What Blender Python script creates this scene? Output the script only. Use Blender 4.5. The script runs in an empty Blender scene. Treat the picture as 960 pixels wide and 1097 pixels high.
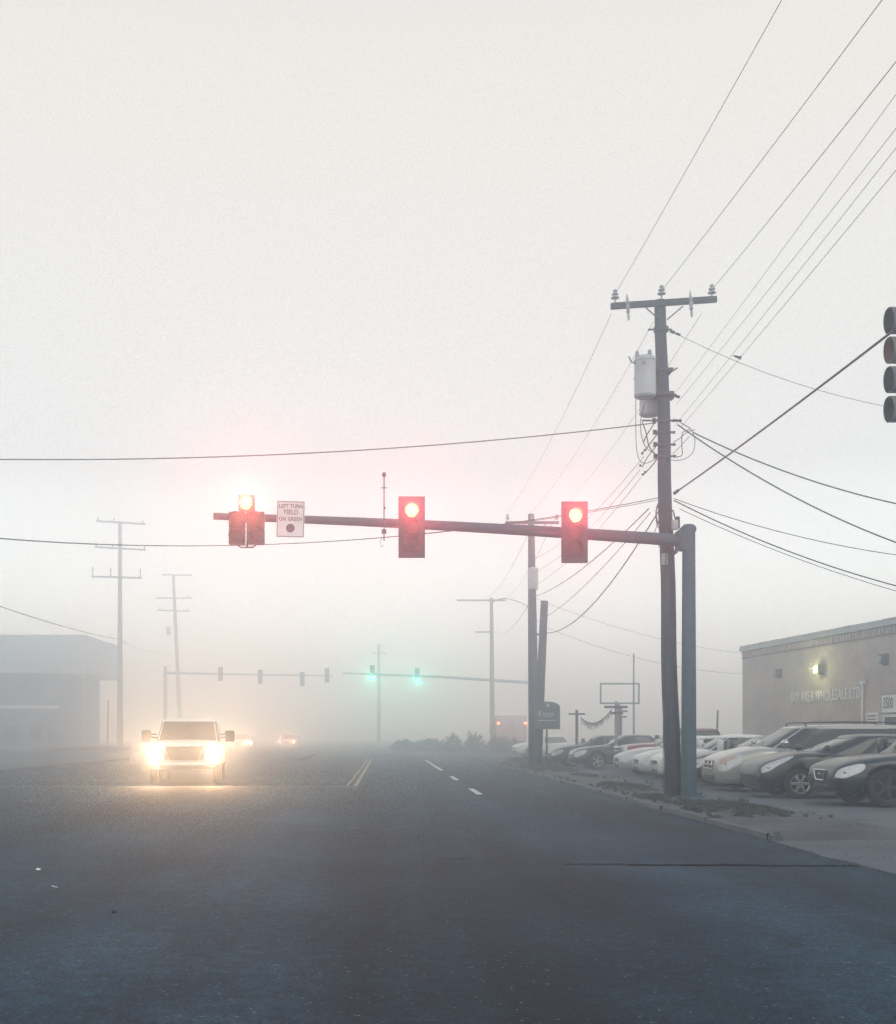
import bpy, bmesh, math, random
from mathutils import Vector, Matrix
random.seed(7)
R = math.radians
PI = math.pi
sc = bpy.context.scene
COL = sc.collection

# ------------------------------------------------------------------ camera
F, HX, HY, CH = 1250.0, 414.0, 788.0, 1.4      # focal length in px of a 960 wide frame, vanishing point, eye height
cam_d = bpy.data.cameras.new('camera'); cam = bpy.data.objects.new('camera', cam_d); COL.objects.link(cam)
cam_d.sensor_fit = 'HORIZONTAL'; cam_d.sensor_width = 36.0; cam_d.lens = F/960*36
cam_d.shift_x = (480-HX)/960; cam_d.shift_y = (HY-548.5)/960
cam_d.clip_start = .05; cam_d.clip_end = 3000
cam.location = (0, 0, CH); cam.rotation_euler = (R(90), 0, 0)
sc.camera = cam
def P(px, py, D):
    return Vector(((px-HX)*D/F, D, CH+(HY-py)*D/F))

# ------------------------------------------------------------------ materials
def mat(name, col, rough=.7, metal=0., var=.18, scale=3., bump=0., bscale=None, coat=0., spec=.5, col2=None, stretch=None):
    m = bpy.data.materials.new(name); m.use_nodes = True
    nt = m.node_tree; N = nt.nodes; L = nt.links
    b = N['Principled BSDF']
    b.inputs['Roughness'].default_value = rough; b.inputs['Metallic'].default_value = metal
    b.inputs['Coat Weight'].default_value = coat; b.inputs['Coat Roughness'].default_value = .06
    b.inputs['Specular IOR Level'].default_value = spec
    tc = N.new('ShaderNodeTexCoord'); mp = N.new('ShaderNodeMapping')
    L.new(tc.outputs['Object'], mp.inputs['Vector'])
    if stretch: mp.inputs['Scale'].default_value = stretch
    nz = N.new('ShaderNodeTexNoise'); nz.inputs['Scale'].default_value = scale; nz.inputs['Detail'].default_value = 6
    nz.inputs['Roughness'].default_value = .6
    L.new(mp.outputs[0], nz.inputs['Vector'])
    rp = N.new('ShaderNodeValToRGB'); rp.color_ramp.elements[0].position = .3; rp.color_ramp.elements[1].position = .72
    c2 = col2 or tuple(min(1, c*(1+var)) for c in col)
    c1 = tuple(c*(1-var) for c in col)
    rp.color_ramp.elements[0].color = (*c1, 1); rp.color_ramp.elements[1].color = (*c2, 1)
    L.new(nz.outputs['Fac'], rp.inputs[0]); L.new(rp.outputs[0], b.inputs['Base Color'])
    if bump:
        n2 = N.new('ShaderNodeTexNoise'); n2.inputs['Scale'].default_value = bscale or scale*4; n2.inputs['Detail'].default_value = 4
        L.new(mp.outputs[0], n2.inputs['Vector'])
        bp = N.new('ShaderNodeBump'); bp.inputs['Strength'].default_value = bump; bp.inputs['Distance'].default_value = .02
        L.new(n2.outputs['Fac'], bp.inputs['Height']); L.new(bp.outputs[0], b.inputs['Normal'])
    return m
def emit(name, col, strength):
    m = bpy.data.materials.new(name); m.use_nodes = True
    b = m.node_tree.nodes['Principled BSDF']
    b.inputs['Base Color'].default_value = (*[min(1, c) for c in col], 1)
    b.inputs['Emission Color'].default_value = (*col, 1); b.inputs['Emission Strength'].default_value = strength
    b.inputs['Roughness'].default_value = .4
    return m

def asphalt_mat():
    m = bpy.data.materials.new('asphalt'); m.use_nodes = True
    nt = m.node_tree; N = nt.nodes; L = nt.links; b = N['Principled BSDF']
    tc = N.new('ShaderNodeTexCoord')
    def noise(sc_, det=4, stretch=None, ro=.55):
        mp = N.new('ShaderNodeMapping'); L.new(tc.outputs['Object'], mp.inputs[0])
        if stretch: mp.inputs['Scale'].default_value = stretch
        n = N.new('ShaderNodeTexNoise'); n.inputs['Scale'].default_value = sc_; n.inputs['Detail'].default_value = det
        n.inputs['Roughness'].default_value = ro
        L.new(mp.outputs[0], n.inputs['Vector']); return n.outputs['Fac']
    def ramp(v, p0, c0, p1, c1):
        r = N.new('ShaderNodeValToRGB'); e = r.color_ramp.elements
        e[0].position = p0; e[1].position = p1; e[0].color = (*c0, 1); e[1].color = (*c1, 1)
        L.new(v, r.inputs[0]); return r.outputs[0]
    def mix(mode, fac, a, c):
        x = N.new('ShaderNodeMix'); x.data_type = 'RGBA'; x.blend_type = mode
        if isinstance(fac, float): x.inputs[0].default_value = fac
        else: L.new(fac, x.inputs[0])
        L.new(a, x.inputs[6]); L.new(c, x.inputs[7]); return x.outputs[2]
    base = ramp(noise(.35, 6, None, .65), .34, (.002, .014, .026), .68, (.014, .037, .056))
    bands = ramp(noise(.55, 3, (1.0, .05, 1)), .35, (.5, .5, .5), .66, (2.0, 1.95, 1.9))     # wheel wear bands along the lanes
    c = mix('MULTIPLY', 1.0, base, bands)
    grain = ramp(noise(38, 3, None, .85), .36, (.22, .22, .22), .64, (2.3, 2.3, 2.3))
    c = mix('MULTIPLY', 1.0, c, grain)
    mid = ramp(noise(7, 5, None, .75), .36, (.6, .6, .6), .66, (1.5, 1.5, 1.5))
    c = mix('MULTIPLY', 1.0, c, mid)
    # oil stained, patched and cracked surface
    stain = ramp(noise(.9, 4, (1, .35, 1)), .55, (1, 1, 1), .72, (.55, .56, .58))
    c = mix('MULTIPLY', 1.0, c, stain)
    wm = N.new('ShaderNodeMapping'); L.new(tc.outputs['Object'], wm.inputs[0])
    wn = N.new('ShaderNodeTexNoise'); wn.inputs['Scale'].default_value = 1.3; wn.inputs['Detail'].default_value = 5; L.new(wm.outputs[0], wn.inputs['Vector'])
    va = N.new('ShaderNodeVectorMath'); va.operation = 'SCALE'; va.inputs['Scale'].default_value = 1.1; L.new(wn.outputs['Color'], va.inputs[0])
    vb = N.new('ShaderNodeVectorMath'); vb.operation = 'ADD'; L.new(wm.outputs[0], vb.inputs[0]); L.new(va.outputs[0], vb.inputs[1])
    vc = N.new('ShaderNodeTexVoronoi'); vc.feature = 'DISTANCE_TO_EDGE'; vc.inputs['Scale'].default_value = .33; L.new(vb.outputs[0], vc.inputs['Vector'])
    crack = ramp(vc.outputs['Distance'], .002, (.25, .25, .25), .006, (1, 1, 1))
    c = mix('MULTIPLY', ramp(noise(.4, 2), .48, (0, 0, 0), .56, (1, 1, 1)), c, crack)
    vo = N.new('ShaderNodeTexVoronoi'); vo.inputs['Scale'].default_value = 22
    L.new(tc.outputs['Object'], vo.inputs['Vector'])
    sp = ramp(vo.outputs['Distance'], .10, (1, 1, 1), .2, (0, 0, 0))
    gate = ramp(noise(14, 2), .52, (0, 0, 0), .62, (1, 1, 1))
    k = mix('MULTIPLY', 1.0, sp, gate)
    w = N.new('ShaderNodeRGB'); w.outputs[0].default_value = (.30, .34, .37, 1)
    c = mix('MIX', k, c, w.outputs[0])
    L.new(c, b.inputs['Base Color'])
    b.inputs['Roughness'].default_value = .8; b.inputs['Specular IOR Level'].default_value = .3
    bp = N.new('ShaderNodeBump'); bp.inputs['Strength'].default_value = 1.0; bp.inputs['Distance'].default_value = .015
    L.new(noise(34, 4, None, .8), bp.inputs['Height']); L.new(bp.outputs[0], b.inputs['Normal'])
    return m
def brick_mat():
    m = bpy.data.materials.new('brick'); m.use_nodes = True
    nt = m.node_tree; N = nt.nodes; L = nt.links; b = N['Principled BSDF']
    tc = N.new('ShaderNodeTexCoord'); sx = N.new('ShaderNodeSeparateXYZ'); cx = N.new('ShaderNodeCombineXYZ')
    L.new(tc.outputs['Object'], sx.inputs[0])
    ad = N.new('ShaderNodeMath'); ad.operation = 'ADD'
    L.new(sx.outputs[0], ad.inputs[0]); L.new(sx.outputs[1], ad.inputs[1])
    L.new(ad.outputs[0], cx.inputs[0]); L.new(sx.outputs[2], cx.inputs[1])
    br = N.new('ShaderNodeTexBrick'); br.inputs['Scale'].default_value = 1
    br.inputs['Brick Width'].default_value = .24; br.inputs['Row Height'].default_value = .085; br.inputs['Mortar Size'].default_value = .008
    br.inputs['Color1'].default_value = (.56, .47, .42, 1); br.inputs['Color2'].default_value = (.48, .39, .35, 1)
    br.inputs['Mortar'].default_value = (.45, .42, .40, 1)
    L.new(cx.outputs[0], br.inputs['Vector'])
    nz = N.new('ShaderNodeTexNoise'); nz.inputs['Scale'].default_value = .7; nz.inputs['Detail'].default_value = 5
    L.new(tc.outputs['Object'], nz.inputs['Vector'])
    rp = N.new('ShaderNodeValToRGB'); rp.color_ramp.elements[0].position = .35; rp.color_ramp.elements[1].position = .7
    rp.color_ramp.elements[0].color = (.78, .8, .84, 1); rp.color_ramp.elements[1].color = (1.12, 1.08, 1.05, 1)
    L.new(nz.outputs['Fac'], rp.inputs[0])
    x = N.new('ShaderNodeMix'); x.data_type = 'RGBA'; x.blend_type = 'MULTIPLY'; x.inputs[0].default_value = 1
    L.new(br.outputs['Color'], x.inputs[6]); L.new(rp.outputs[0], x.inputs[7]); L.new(x.outputs[2], b.inputs['Base Color'])
    b.inputs['Roughness'].default_value = .9
    return m

M = dict(
    asphalt=asphalt_mat(), brick=brick_mat(),
    soil=mat('soil', (.16, .155, .145), .95, var=.4, scale=1.2, bump=.6, bscale=14),
    concrete=mat('concrete', (.085, .108, .122), .9, var=.22, scale=.8, bump=.4, bscale=30),
    lot=mat('lot_paving', (.10, .12, .135), .9, var=.3, scale=.5, bump=.4, bscale=30),
    verge=mat('verge_dirt', (.075, .085, .09), .95, var=.45, scale=1.1, bump=.8, bscale=12),
    curb=mat('kerb_concrete', (.10, .12, .13), .9, var=.3, scale=2.5, bump=.5, bscale=25),
    tar=mat('tar', (.006, .009, .014), .95, spec=.1),
    white_line=mat('road_paint_white', (.30, .32, .33), .8, var=.6, scale=7),
    white_fresh=mat('road_paint_fresher', (.62, .63, .62), .8, var=.25, scale=7),
    yellow_line=mat('road_paint_yellow', (.36, .30, .20), .8, var=.6, scale=7),
    grass=mat('grass_blade', (.038, .050, .045), .9, var=.4, scale=2.0, col2=(.085, .095, .085)),
    leaf=mat('leaf', (.035, .05, .03), .8, var=.4, scale=3),
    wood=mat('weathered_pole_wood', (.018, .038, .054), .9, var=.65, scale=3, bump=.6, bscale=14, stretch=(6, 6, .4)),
    pale_fogged_wood=mat('pale_fogged_pole_wood', (.26, .25, .24), .9, var=.2, scale=3, bump=.4, stretch=(6, 6, .4)),  # one pale post; on the distant poles its paleness paints in fog fade
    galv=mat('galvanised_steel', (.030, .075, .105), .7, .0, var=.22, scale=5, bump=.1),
    galv_fogged=mat('fogged_galvanised_steel', (.32, .34, .35), .5, .4, var=.1, scale=5),  # lighter steel for distant masts, fog fade painted into the colour
    dark_metal=mat('dark_metal', (.035, .037, .042), .5, .3),
    black=mat('black_plastic', (.018, .019, .022), .55),
    sig=mat('signal_housing', (.022, .024, .028), .5, var=.2),
    sig_y=mat('signal_backplate', (.03, .03, .032), .6, var=.2),
    visor_tan=mat('visor_faded', (.13, .13, .13), .6, var=.2),
    lens_red=mat('lens_unlit_red', (.16, .02, .015), .25), lens_amb=mat('lens_unlit_amber', (.18, .08, .02), .25),
    visor_in=mat('visor_inside', (.006, .012, .024), .8), visor_rust=mat('visor_rusty', (.22, .07, .05), .8, col2=(.32, .11, .08)),
    lens_rust=mat('lens_faded_red', (.5, .10, .05), .3),
    lens_grn=mat('lens_unlit_green', (.015, .05, .05), .25),
    tank=mat('transformer_paint', (.42, .44, .45), .45, var=.08, scale=4),
    porcelain=mat('porcelain', (.33, .34, .36), .25), wire=mat('wire_sheath', (.03, .032, .036), .6),
    wire_pale=mat('bare_aluminium_wire', (.16, .165, .17), .6),
    sign_white=mat('sign_white', (.84, .84, .83), .5, var=.06), sign_black=mat('sign_black', (.02, .02, .022), .5),
    sign_teal=mat('sign_teal', (.012, .045, .055), .5), sign_lt=mat('sign_lettering', (.45, .5, .52), .5),
    trim=mat('parapet_metal', (.42, .43, .44), .5, .1, var=.1), trim_d=mat('dark_trim', (.10, .105, .115), .6),
    bld_wall=mat('rendered_wall', (.15, .20, .26), .9, var=.25, scale=.6), bld_fascia=mat('pale_fascia', (.36, .43, .46), .8, var=.12),  # far building, both colours lightened to carry some of the fog fade
    glass=mat('vehicle_glass', (.010, .015, .02), .05, var=.05, spec=.45),
    win_glass=mat('window_glass', (.03, .035, .04), .05, spec=.8),
    tyre=mat('tyre_rubber', (.018, .018, .019), .85), rim=mat('alloy_rim', (.45, .46, .47), .3, .8, var=.05),
    chrome=mat('chrome', (.6, .61, .62), .18, .95, var=.04), well=mat('wheel_well', (.008, .008, .009), .95),
    lamp=mat('headlamp_lens', (.55, .57, .58), .12, .2, var=.2, scale=20, spec=.8),
    amber=mat('amber_lens', (.58, .36, .31), .2), plate=mat('number_plate', (.65, .65, .63), .5),
    p_navy=mat('paint_navy', (.008, .014, .024), .3, .0, coat=.3, var=.05), p_black=mat('paint_black', (.005, .008, .013), .3, .0, coat=.3, var=.05),
    p_gold=mat('paint_champagne', (.40, .39, .36), .3, .35, coat=.7, var=.05), p_white=mat('paint_white', (.68, .68, .67), .35, coat=.6, var=.04),
    p_silver=mat('paint_silver', (.44, .45, .45), .3, .4, coat=.6, var=.05), p_cream=mat('paint_cream', (.58, .57, .53), .3, .1, coat=.6, var=.05),
    p_red=mat('paint_maroon', (.20, .022, .035), .3, coat=.7, var=.08), p_char=mat('paint_charcoal', (.018, .026, .034), .3, .1, coat=.4, var=.05),
    box_red=mat('truck_box', (.55, .47, .46), .6, var=.1),  # lightened so part of the truck's fog fade sits in its colour
    pennant=mat('pennant_cloth', (.16, .16, .17), .9, var=.4, scale=3),
)
M['red_on'] = emit('lens_lit_red', (1.0, .60, .14), 3.2)
M['red_far'] = emit('tail_lit_red', (1.0, .22, .10), 6)
M['green_on'] = emit('lens_lit_green', (.2, 1.0, .8), 6)
M['head_on'] = emit('headlamp_lit', (1.0, .80, .50), 9)
M['head_far'] = emit('headlamp_lit_far', (1.0, .75, .50), 8)
M['wall_on'] = emit('wall_lamp_lit', (.95, 1.0, .55), 2.5)

# ------------------------------------------------------------------ object helpers
def tag(o, label=None, cat=None, group=None, kind=None):
    if label: o['label'] = label
    if cat: o['category'] = cat
    if group: o['group'] = group
    if kind: o['kind'] = kind
    return o
def empty(name, loc=(0, 0, 0), rz=0., label=None, cat=None, group=None, parent=None):
    o = bpy.data.objects.new(name, None); COL.objects.link(o); o.location = loc; o.rotation_euler = (0, 0, rz)
    o.empty_display_size = .2
    if parent: o.parent = parent
    return tag(o, label, cat, group)
class MB:
    def __init__(s): s.bm = bmesh.new(); s.mi = 0
    def face(s, vs):
        try: f = s.bm.faces.new(vs); f.material_index = s.mi; return f
        except ValueError: return None
    def box(s, lo, hi, bev=0., mtx=None):
        t = bmesh.new(); bmesh.ops.create_cube(t, size=1)
        lo = Vector(lo); hi = Vector(hi)
        for v in t.verts: v.co = Vector([(lo[i]+hi[i])/2 + v.co[i]*(hi[i]-lo[i]) for i in range(3)])
        if bev: bmesh.ops.bevel(t, geom=t.edges[:], offset=bev, segments=2, affect='EDGES', profile=.5)
        s.merge(t, mtx)
    def merge(s, t, mtx=None):
        mp = {}
        for v in t.verts: mp[v] = s.bm.verts.new(mtx @ v.co if mtx else v.co)
        for f in t.faces: s.face([mp[v] for v in f.verts])
        t.free()
    def tube(s, pts, rad, seg=8, cap=True):
        pts = [Vector(p) for p in pts]
        if not isinstance(rad, (list, tuple)): rad = [rad]*len(pts)
        rings = []; up = None
        for i, p in enumerate(pts):
            d = (pts[min(i+1, len(pts)-1)] - pts[max(i-1, 0)]).normalized()
            if up is None: up = Vector((0, 0, 1)) if abs(d.z) < .9 else Vector((1, 0, 0))
            a = d.cross(up).normalized(); b = a.cross(d).normalized(); up = b
            rings.append([s.bm.verts.new(p + (a*math.cos(2*PI*k/seg) + b*math.sin(2*PI*k/seg))*rad[i]) for k in range(seg)])
        for i in range(len(rings)-1):
            for k in range(seg): s.face([rings[i][k], rings[i][(k+1) % seg], rings[i+1][(k+1) % seg], rings[i+1][k]])
        if cap and seg > 2: s.face(rings[0][::-1]); s.face(rings[-1])
    def lathe(s, prof, seg=24, mtx=None):      # prof: (r, z) about the z axis
        rings = []
        for r, z in prof:
            if r < 1e-6: rings.append([s.bm.verts.new(mtx @ Vector((0, 0, z)) if mtx else (0, 0, z))])
            else: rings.append([s.bm.verts.new((mtx or Matrix()) @ Vector((r*math.cos(2*PI*k/seg), r*math.sin(2*PI*k/seg), z))) for k in range(seg)])
        for a, b in zip(rings, rings[1:]):
            for k in range(seg):
                k2 = (k+1) % seg
                if len(a) == 1: s.face([a[0], b[k2], b[k]])
                elif len(b) == 1: s.face([a[k], a[k2], b[0]])
                else: s.face([a[k], a[k2], b[k2], b[k]])
    def ellipsoid(s, c, r, seg=16, rg=10, mtx=None):
        t = bmesh.new(); bmesh.ops.create_uvsphere(t, u_segments=seg, v_segments=rg, radius=1)
        for v in t.verts: v.co = Vector((c[0]+v.co.x*r[0], c[1]+v.co.y*r[1], c[2]+v.co.z*r[2]))
        s.merge(t, mtx)
    def loft(s, rings, cap=True):
        vr = [[s.bm.verts.new(p) for p in r] for r in rings]; n = len(vr[0])
        for a, b in zip(vr, vr[1:]):
            for k in range(n): s.face([a[k], a[(k+1) % n], b[(k+1) % n], b[k]])
        if cap: s.face(vr[0][::-1]); s.face(vr[-1])
    def build(s, name, m, parent=None, smooth=True, angle=35, norm=True):
        if norm: bmesh.ops.recalc_face_normals(s.bm, faces=s.bm.faces[:])
        me = bpy.data.meshes.new(name); s.bm.to_mesh(me); s.bm.free()
        for x in (m if isinstance(m, (list, tuple)) else [m]): me.materials.append(x)
        if smooth:
            me.shade_smooth(); me.set_sharp_from_angle(angle=R(angle))
        o = bpy.data.objects.new(name, me); COL.objects.link(o)
        if parent: o.parent = parent
        return o
def text_mesh(name, body, size, m, parent, mtx, extrude=.01, sx=1., spacing=1., bold=0.):
    cu = bpy.data.curves.new(name, 'FONT'); cu.body = body; cu.size = size; cu.extrude = extrude
    cu.align_x = 'CENTER'; cu.align_y = 'CENTER'; cu.space_character = spacing; cu.offset = bold; cu.resolution_u = 3
    t = bpy.data.objects.new(name, cu); COL.objects.link(t)
    dg = bpy.context.evaluated_depsgraph_get(); me = bpy.data.meshes.new_from_object(t.evaluated_get(dg))
    bpy.data.objects.remove(t); bpy.data.curves.remove(cu)
    me.transform(Matrix.Diagonal((sx, 1, 1, 1))); me.transform(mtx)
    me.name = name; me.materials.clear(); me.materials.append(m)
    o = bpy.data.objects.new(name, me); COL.objects.link(o)
    if parent: o.parent = parent
    return o
FACE = Matrix(((1, 0, 0, 0), (0, 0, 1, 0), (0, 1, 0, 0), (0, 0, 0, 1)))      # text plane xy -> xz, seen from -y
FACE[1][2] = -1.
def at(v): return Matrix.Translation(Vector(v))
def spot(name, loc, direction, power, col, size=150, blend=.6, rad=.05, parent=None):
    l = bpy.data.lights.new(name, 'SPOT'); l.energy = power; l.color = col; l.spot_size = R(size); l.spot_blend = blend; l.shadow_soft_size = rad
    o = bpy.data.objects.new(name, l); COL.objects.link(o); o.location = loc
    o.rotation_euler = Vector(direction).to_track_quat('-Z', 'Y').to_euler()
    if parent: o.parent = parent
    return o

# ------------------------------------------------------------------ ground, road, kerb, lot
KX = 5.09
def sheet(name, pts, z, m, kind='structure', sub=0):
    b = MB(); b.face([b.bm.verts.new((x, y, z)) for x, y in pts]); o = b.build(name, m, smooth=False)
    for p in o.data.polygons:
        if p.normal.z < 0: o.data.flip_normals(); break
    return tag(o, kind=kind)
sheet('ground', [(-440, -60), (440, -60), (440, 520), (-440, 520)], 0, M['soil'])
# carriageway with the near cross street opening to the left, and the far cross street
sheet('road', [(-120, -50), (KX, -50), (KX, 66), (9, 72), (120, 74), (120, 92), (10, 95), (5.4, 102), (5.4, 500), (-16, 500), (-16, 102), (-20, 96),
               (-120, 94), (-120, 72), (-19, 70), (-14.5, 66), (-14.5, 44), (-19, 38), (-120, 36)], .004, M['asphalt'])
def kerb(name, pts, w, h, m):
    b = MB(); n = len(pts); rings = []
    for i, (x, y) in enumerate(pts):
        a = Vector(pts[max(i-1, 0)]); c = Vector(pts[min(i+1, n-1)]); d = (c-a).normalized(); nn = Vector((d.y, -d.x))
        jit = random.uniform(-.02, .02)
        prof = [(0, -.05), (.02, h*.9), (.05, h), (w-.02, h), (w, -.05)]
        rings.append([(x+nn.x*(u+jit), y+nn.y*(u+jit), v + (random.uniform(-.012, .012) if v > 0 else 0)) for u, v in prof])
    b.loft(rings); return tag(b.build(name, m), kind='structure')
def line_pts(x0, y0, x1, y1, st=1.2):
    n = max(1, int(math.hypot(x1-x0, y1-y0)/st)); return [(x0+(x1-x0)*i/n, y0+(y1-y0)*i/n) for i in range(n+1)]
kerb('kerb', line_pts(KX, 15.4, KX, 66), .16, .09, M['curb'])
kerb('kerb', [(-14.5, 66), (-14.5, 44)], .16, .12, M['curb'])
kerb('kerb', line_pts(-120, 94.2, -20, 96, 6)[::-1], .16, .12, M['curb'])
# verge and lot : gentle uneven sheets
def rough_sheet(name, x0, x1, y0, y1, z, st, amp, m, edge=None):
    b = MB(); nx = int((x1-x0)/st); ny = int((y1-y0)/st)
    g = [[b.bm.verts.new((x0+(x1-x0)*i/nx, y0+(y1-y0)*j/ny, (z + (random.uniform(0, amp) if i else 0)) if (i < nx and 0 < j < ny) else .004)) for i in range(nx+1)] for j in range(ny+1)]
    for j in range(ny):
        for i in range(nx): b.face([g[j][i], g[j][i+1], g[j+1][i+1], g[j+1][i]])
    return tag(b.build(name, m), kind='structure')
rough_sheet('verge', KX+.165, 7.6, 15.3, 66, .075, .45, .025, M['verge'])
sheet('parking_lot', [(7.3, -20), (60, -20), (60, 66), (7.3, 66)], .02, M['lot'])
b = MB(); ys = [-20+35.8*i/60 for i in range(61)]; cols = []
for y in ys:
    e_ = KX + .04*math.sin(y*1.7)+.03*math.sin(y*4.1)
    cols.append([b.bm.verts.new((x, y, z)) for x, z in ((e_, .006), (e_+.06, .012), (KX+.9, .02), (7.32, .0235))])
for c0, c1 in zip(cols, cols[1:]):
    for k in range(3): b.face([c0[k], c0[k+1], c1[k+1], c1[k]])
tag(b.build('driveway', M['concrete'], smooth=False), kind='structure')
sheet('pavement', [(-120, 44), (-14.7, 44), (-14.7, 66), (-120, 66)], .10, M['concrete'])
sheet('pavement', [(-120, 96.5), (-20, 96.5), (-17, 103), (-17, 240), (-120, 240)], .10, M['lot'])
# concrete parking stops and cracked apron joints
b = MB()
for xx, yy, x2, y2 in [(1.9, 12.66, 2.6, 12.62), (2.6, 12.62, 4.0, 12.50), (4.0, 12.52, 5.05, 12.44), (.6, 13.2, 1.0, 13.17)]:
    b.box((xx, min(yy, y2)-.008, .0085), (x2, max(yy, y2)+.008, .0095))
tag(b.build('road_cracks', M['tar'], smooth=False), kind='structure')
b = MB()
for yy in (16.8, 19.0, 21.2): b.box((7.32, yy, .0245), (16.0, yy+.03, .026))
tag(b.build('lot_joints', M['tar'], smooth=False), kind='structure')
# painted markings
def mark(name, quads, m):
    b = MB()
    for q in quads: b.face([b.bm.verts.new((x, y, .008)) for x, y in q])
    o = b.build(name, m, smooth=False, norm=False)
    for p in o.data.polygons:
        pass
    return tag(o, kind='structure')
def vline(x, y0, y1, w=.11): return [(x-w/2, y0), (x+w/2, y0), (x+w/2, y1), (x-w/2, y1)]
def hline(x0, x1, y, w=.3, dy=0.): return [(x0, y-w/2), (x1, y-w/2+dy), (x1, y+w/2+dy), (x0, y+w/2)]
mark('lane_markings', [vline(2.21, 27.6, 30.6, .15), vline(2.21, 36.4, 39.8, .15), vline(2.21, 46.4, 66.5, .14)], M['white_fresh'])
mark('centre_line', [vline(-.86, 32.2, 69, .11), vline(-1.08, 32.2, 69, .07)], M['yellow_line'])
mark('stop_line', [hline(-24, -.8, 31.7, .22), hline(-14.2, -1.2, 35.6, .12), hline(-14.2, -1.2, 36.8, .12)], M['white_line'])
gd = []
for i in range(7):
    t = i/6; x = -.3 + 5.9*t; y = 70.4 - 11.2*t
    gd.append(hline(x, x+.62, y, .45, -.7))
mark('turn_guide_markings', gd, M['white_line'])

# grass : patches of blades on low mounds
def grass_patch(cx, cy, rx, ry, h, n, label_kind='grass', z0=.08, bl=.09):
    b = MB(); ns = 22; prof = [(1, -.02), (.85, .4), (.6, .75), (.3, .95), (0, 1)]
    wob = [random.uniform(.75, 1.2) for _ in range(ns)]
    rings = []
    for q, hh in prof[:-1]:
        rings.append([b.bm.verts.new((cx+rx*q*wob[k]*math.cos(2*PI*k/ns), cy+ry*q*wob[k]*math.sin(2*PI*k/ns), z0+h*hh)) for k in range(ns)])
    top = b.bm.verts.new((cx, cy, z0+h))
    for a, c in zip(rings, rings[1:]):
        for k in range(ns): b.face([a[k], a[(k+1) % ns], c[(k+1) % ns], c[k]])
    for k in range(ns): b.face([rings[-1][k], rings[-1][(k+1) % ns], top])
    for _ in range(n):
        a = random.uniform(0, 2*PI); q = math.sqrt(random.random()); w = wob[int(a/2/PI*ns) % ns]
        x = cx+rx*q*w*math.cos(a); y = cy+ry*q*w*math.sin(a); z = z0+h*(1-q*q)*.9-.01
        l = bl*random.uniform(.4, 1.4); an = random.uniform(0, PI); dx = .012*math.cos(an); dy = .012*math.sin(an)
        lx = random.gauss(0, l*.45); ly = random.gauss(0, l*.45)
        b.face([b.bm.verts.new((x-dx, y-dy, z)), b.bm.verts.new((x+dx, y+dy, z)), b.bm.verts.new((x+lx, y+ly, z+l))])
    return tag(b.build('grass', M['grass'], smooth=False, norm=False), kind='stuff')
grass_patch(6.1, 30.0, .6, 2.4, .06, 5200, bl=.05)
grass_patch(6.25, 21.2, .8, 2.5, .07, 8000, bl=.05)
grass_patch(5.75, 24.6, .42, 1.4, .05, 2200, bl=.05)
grass_patch(6.3, 46.5, .8, 5.0, .09, 6000, bl=.08)
grass_patch(6.5, 38.2, .4, 1.6, .04, 1500, bl=.05)
grass_patch(7.4, 57.0, 1.6, 4.5, .2, 3000, bl=.18)
grass_patch(-22, 100.5, 9, 3.0, .3, 3000, bl=.25)
b = MB()
for i in range(17): b.box((KX-.003, 15.6+3.05*i, .01), (KX+.163, 15.615+3.05*i, .0935))
tag(b.build('kerb_joints', M['tar'], smooth=False), kind='structure')
# loose stones and litter along the kerb
def blob(name, x, y, z, r, m, label, cat, group=None):
    b = MB(); t = bmesh.new(); bmesh.ops.create_icosphere(t, subdivisions=2, radius=1)
    for v in t.verts:
        k = random.uniform(.75, 1.15); v.co = Vector((x+v.co.x*r[0]*k, y+v.co.y*r[1]*k, z+r[2]*.5+v.co.z*r[2]*k))
    b.merge(t); return tag(b.build(name, m), label, cat, group)
for (x, y, s, lb) in [(5.62, 22.9, .10, 'pale broken concrete lump beside the foot of the utility pole'), (5.38, 18.9, .07, 'grey stone on the kerb in front of the grass patch'),
                  (5.75, 27.0, .05, 'small stone on the bare verge beyond the mast pole'), (5.5, 20.3, .05, 'small stone on the kerb edge near the grass')]:
    blob('stone', x, y, .09, (s*1.4, s, s*.6), M['curb'], lb, 'stone', 'stones along the kerb')
def paper(x, y, sx, sy, lb):
    b = MB(); ps = [(-sx, -sy), (sx, -sy*.8), (sx*.9, sy), (-sx*.7, sy*1.1)]
    v = [b.bm.verts.new((x+p, y+q, .02+random.uniform(0, .03))) for p, q in ps]; w = [b.bm.verts.new(c.co-Vector((0, 0, .006))) for c in v]
    b.face(v); b.face(w[::-1])
    for k in range(4): b.face([v[k], w[k], w[(k+1) % 4], v[(k+1) % 4]])
    tag(b.build('litter', M['sign_white'], smooth=False), lb, 'litter', 'scraps of litter on the road')
paper(-3.55, 11.9, .022, .014, 'white scrap of litter on the road, upper of the two at lower left')
paper(-3.0, 10.55, .025, .014, 'white scrap of litter on the road, lower of the two at lower left')
blob('litter', -2.15, 9.2, .004, (.02, .02, .02), M['black'], 'tiny dark bit of rubble on the road at lower left', 'litter', 'scraps of litter on the road')
paper(8.6, 28.0, .16, .05, 'white paper lying beside the front of the champagne minivan')
bpy.data.objects['litter.003'].location.z = .09 if 'litter.003' in bpy.data.objects else 0
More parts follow.
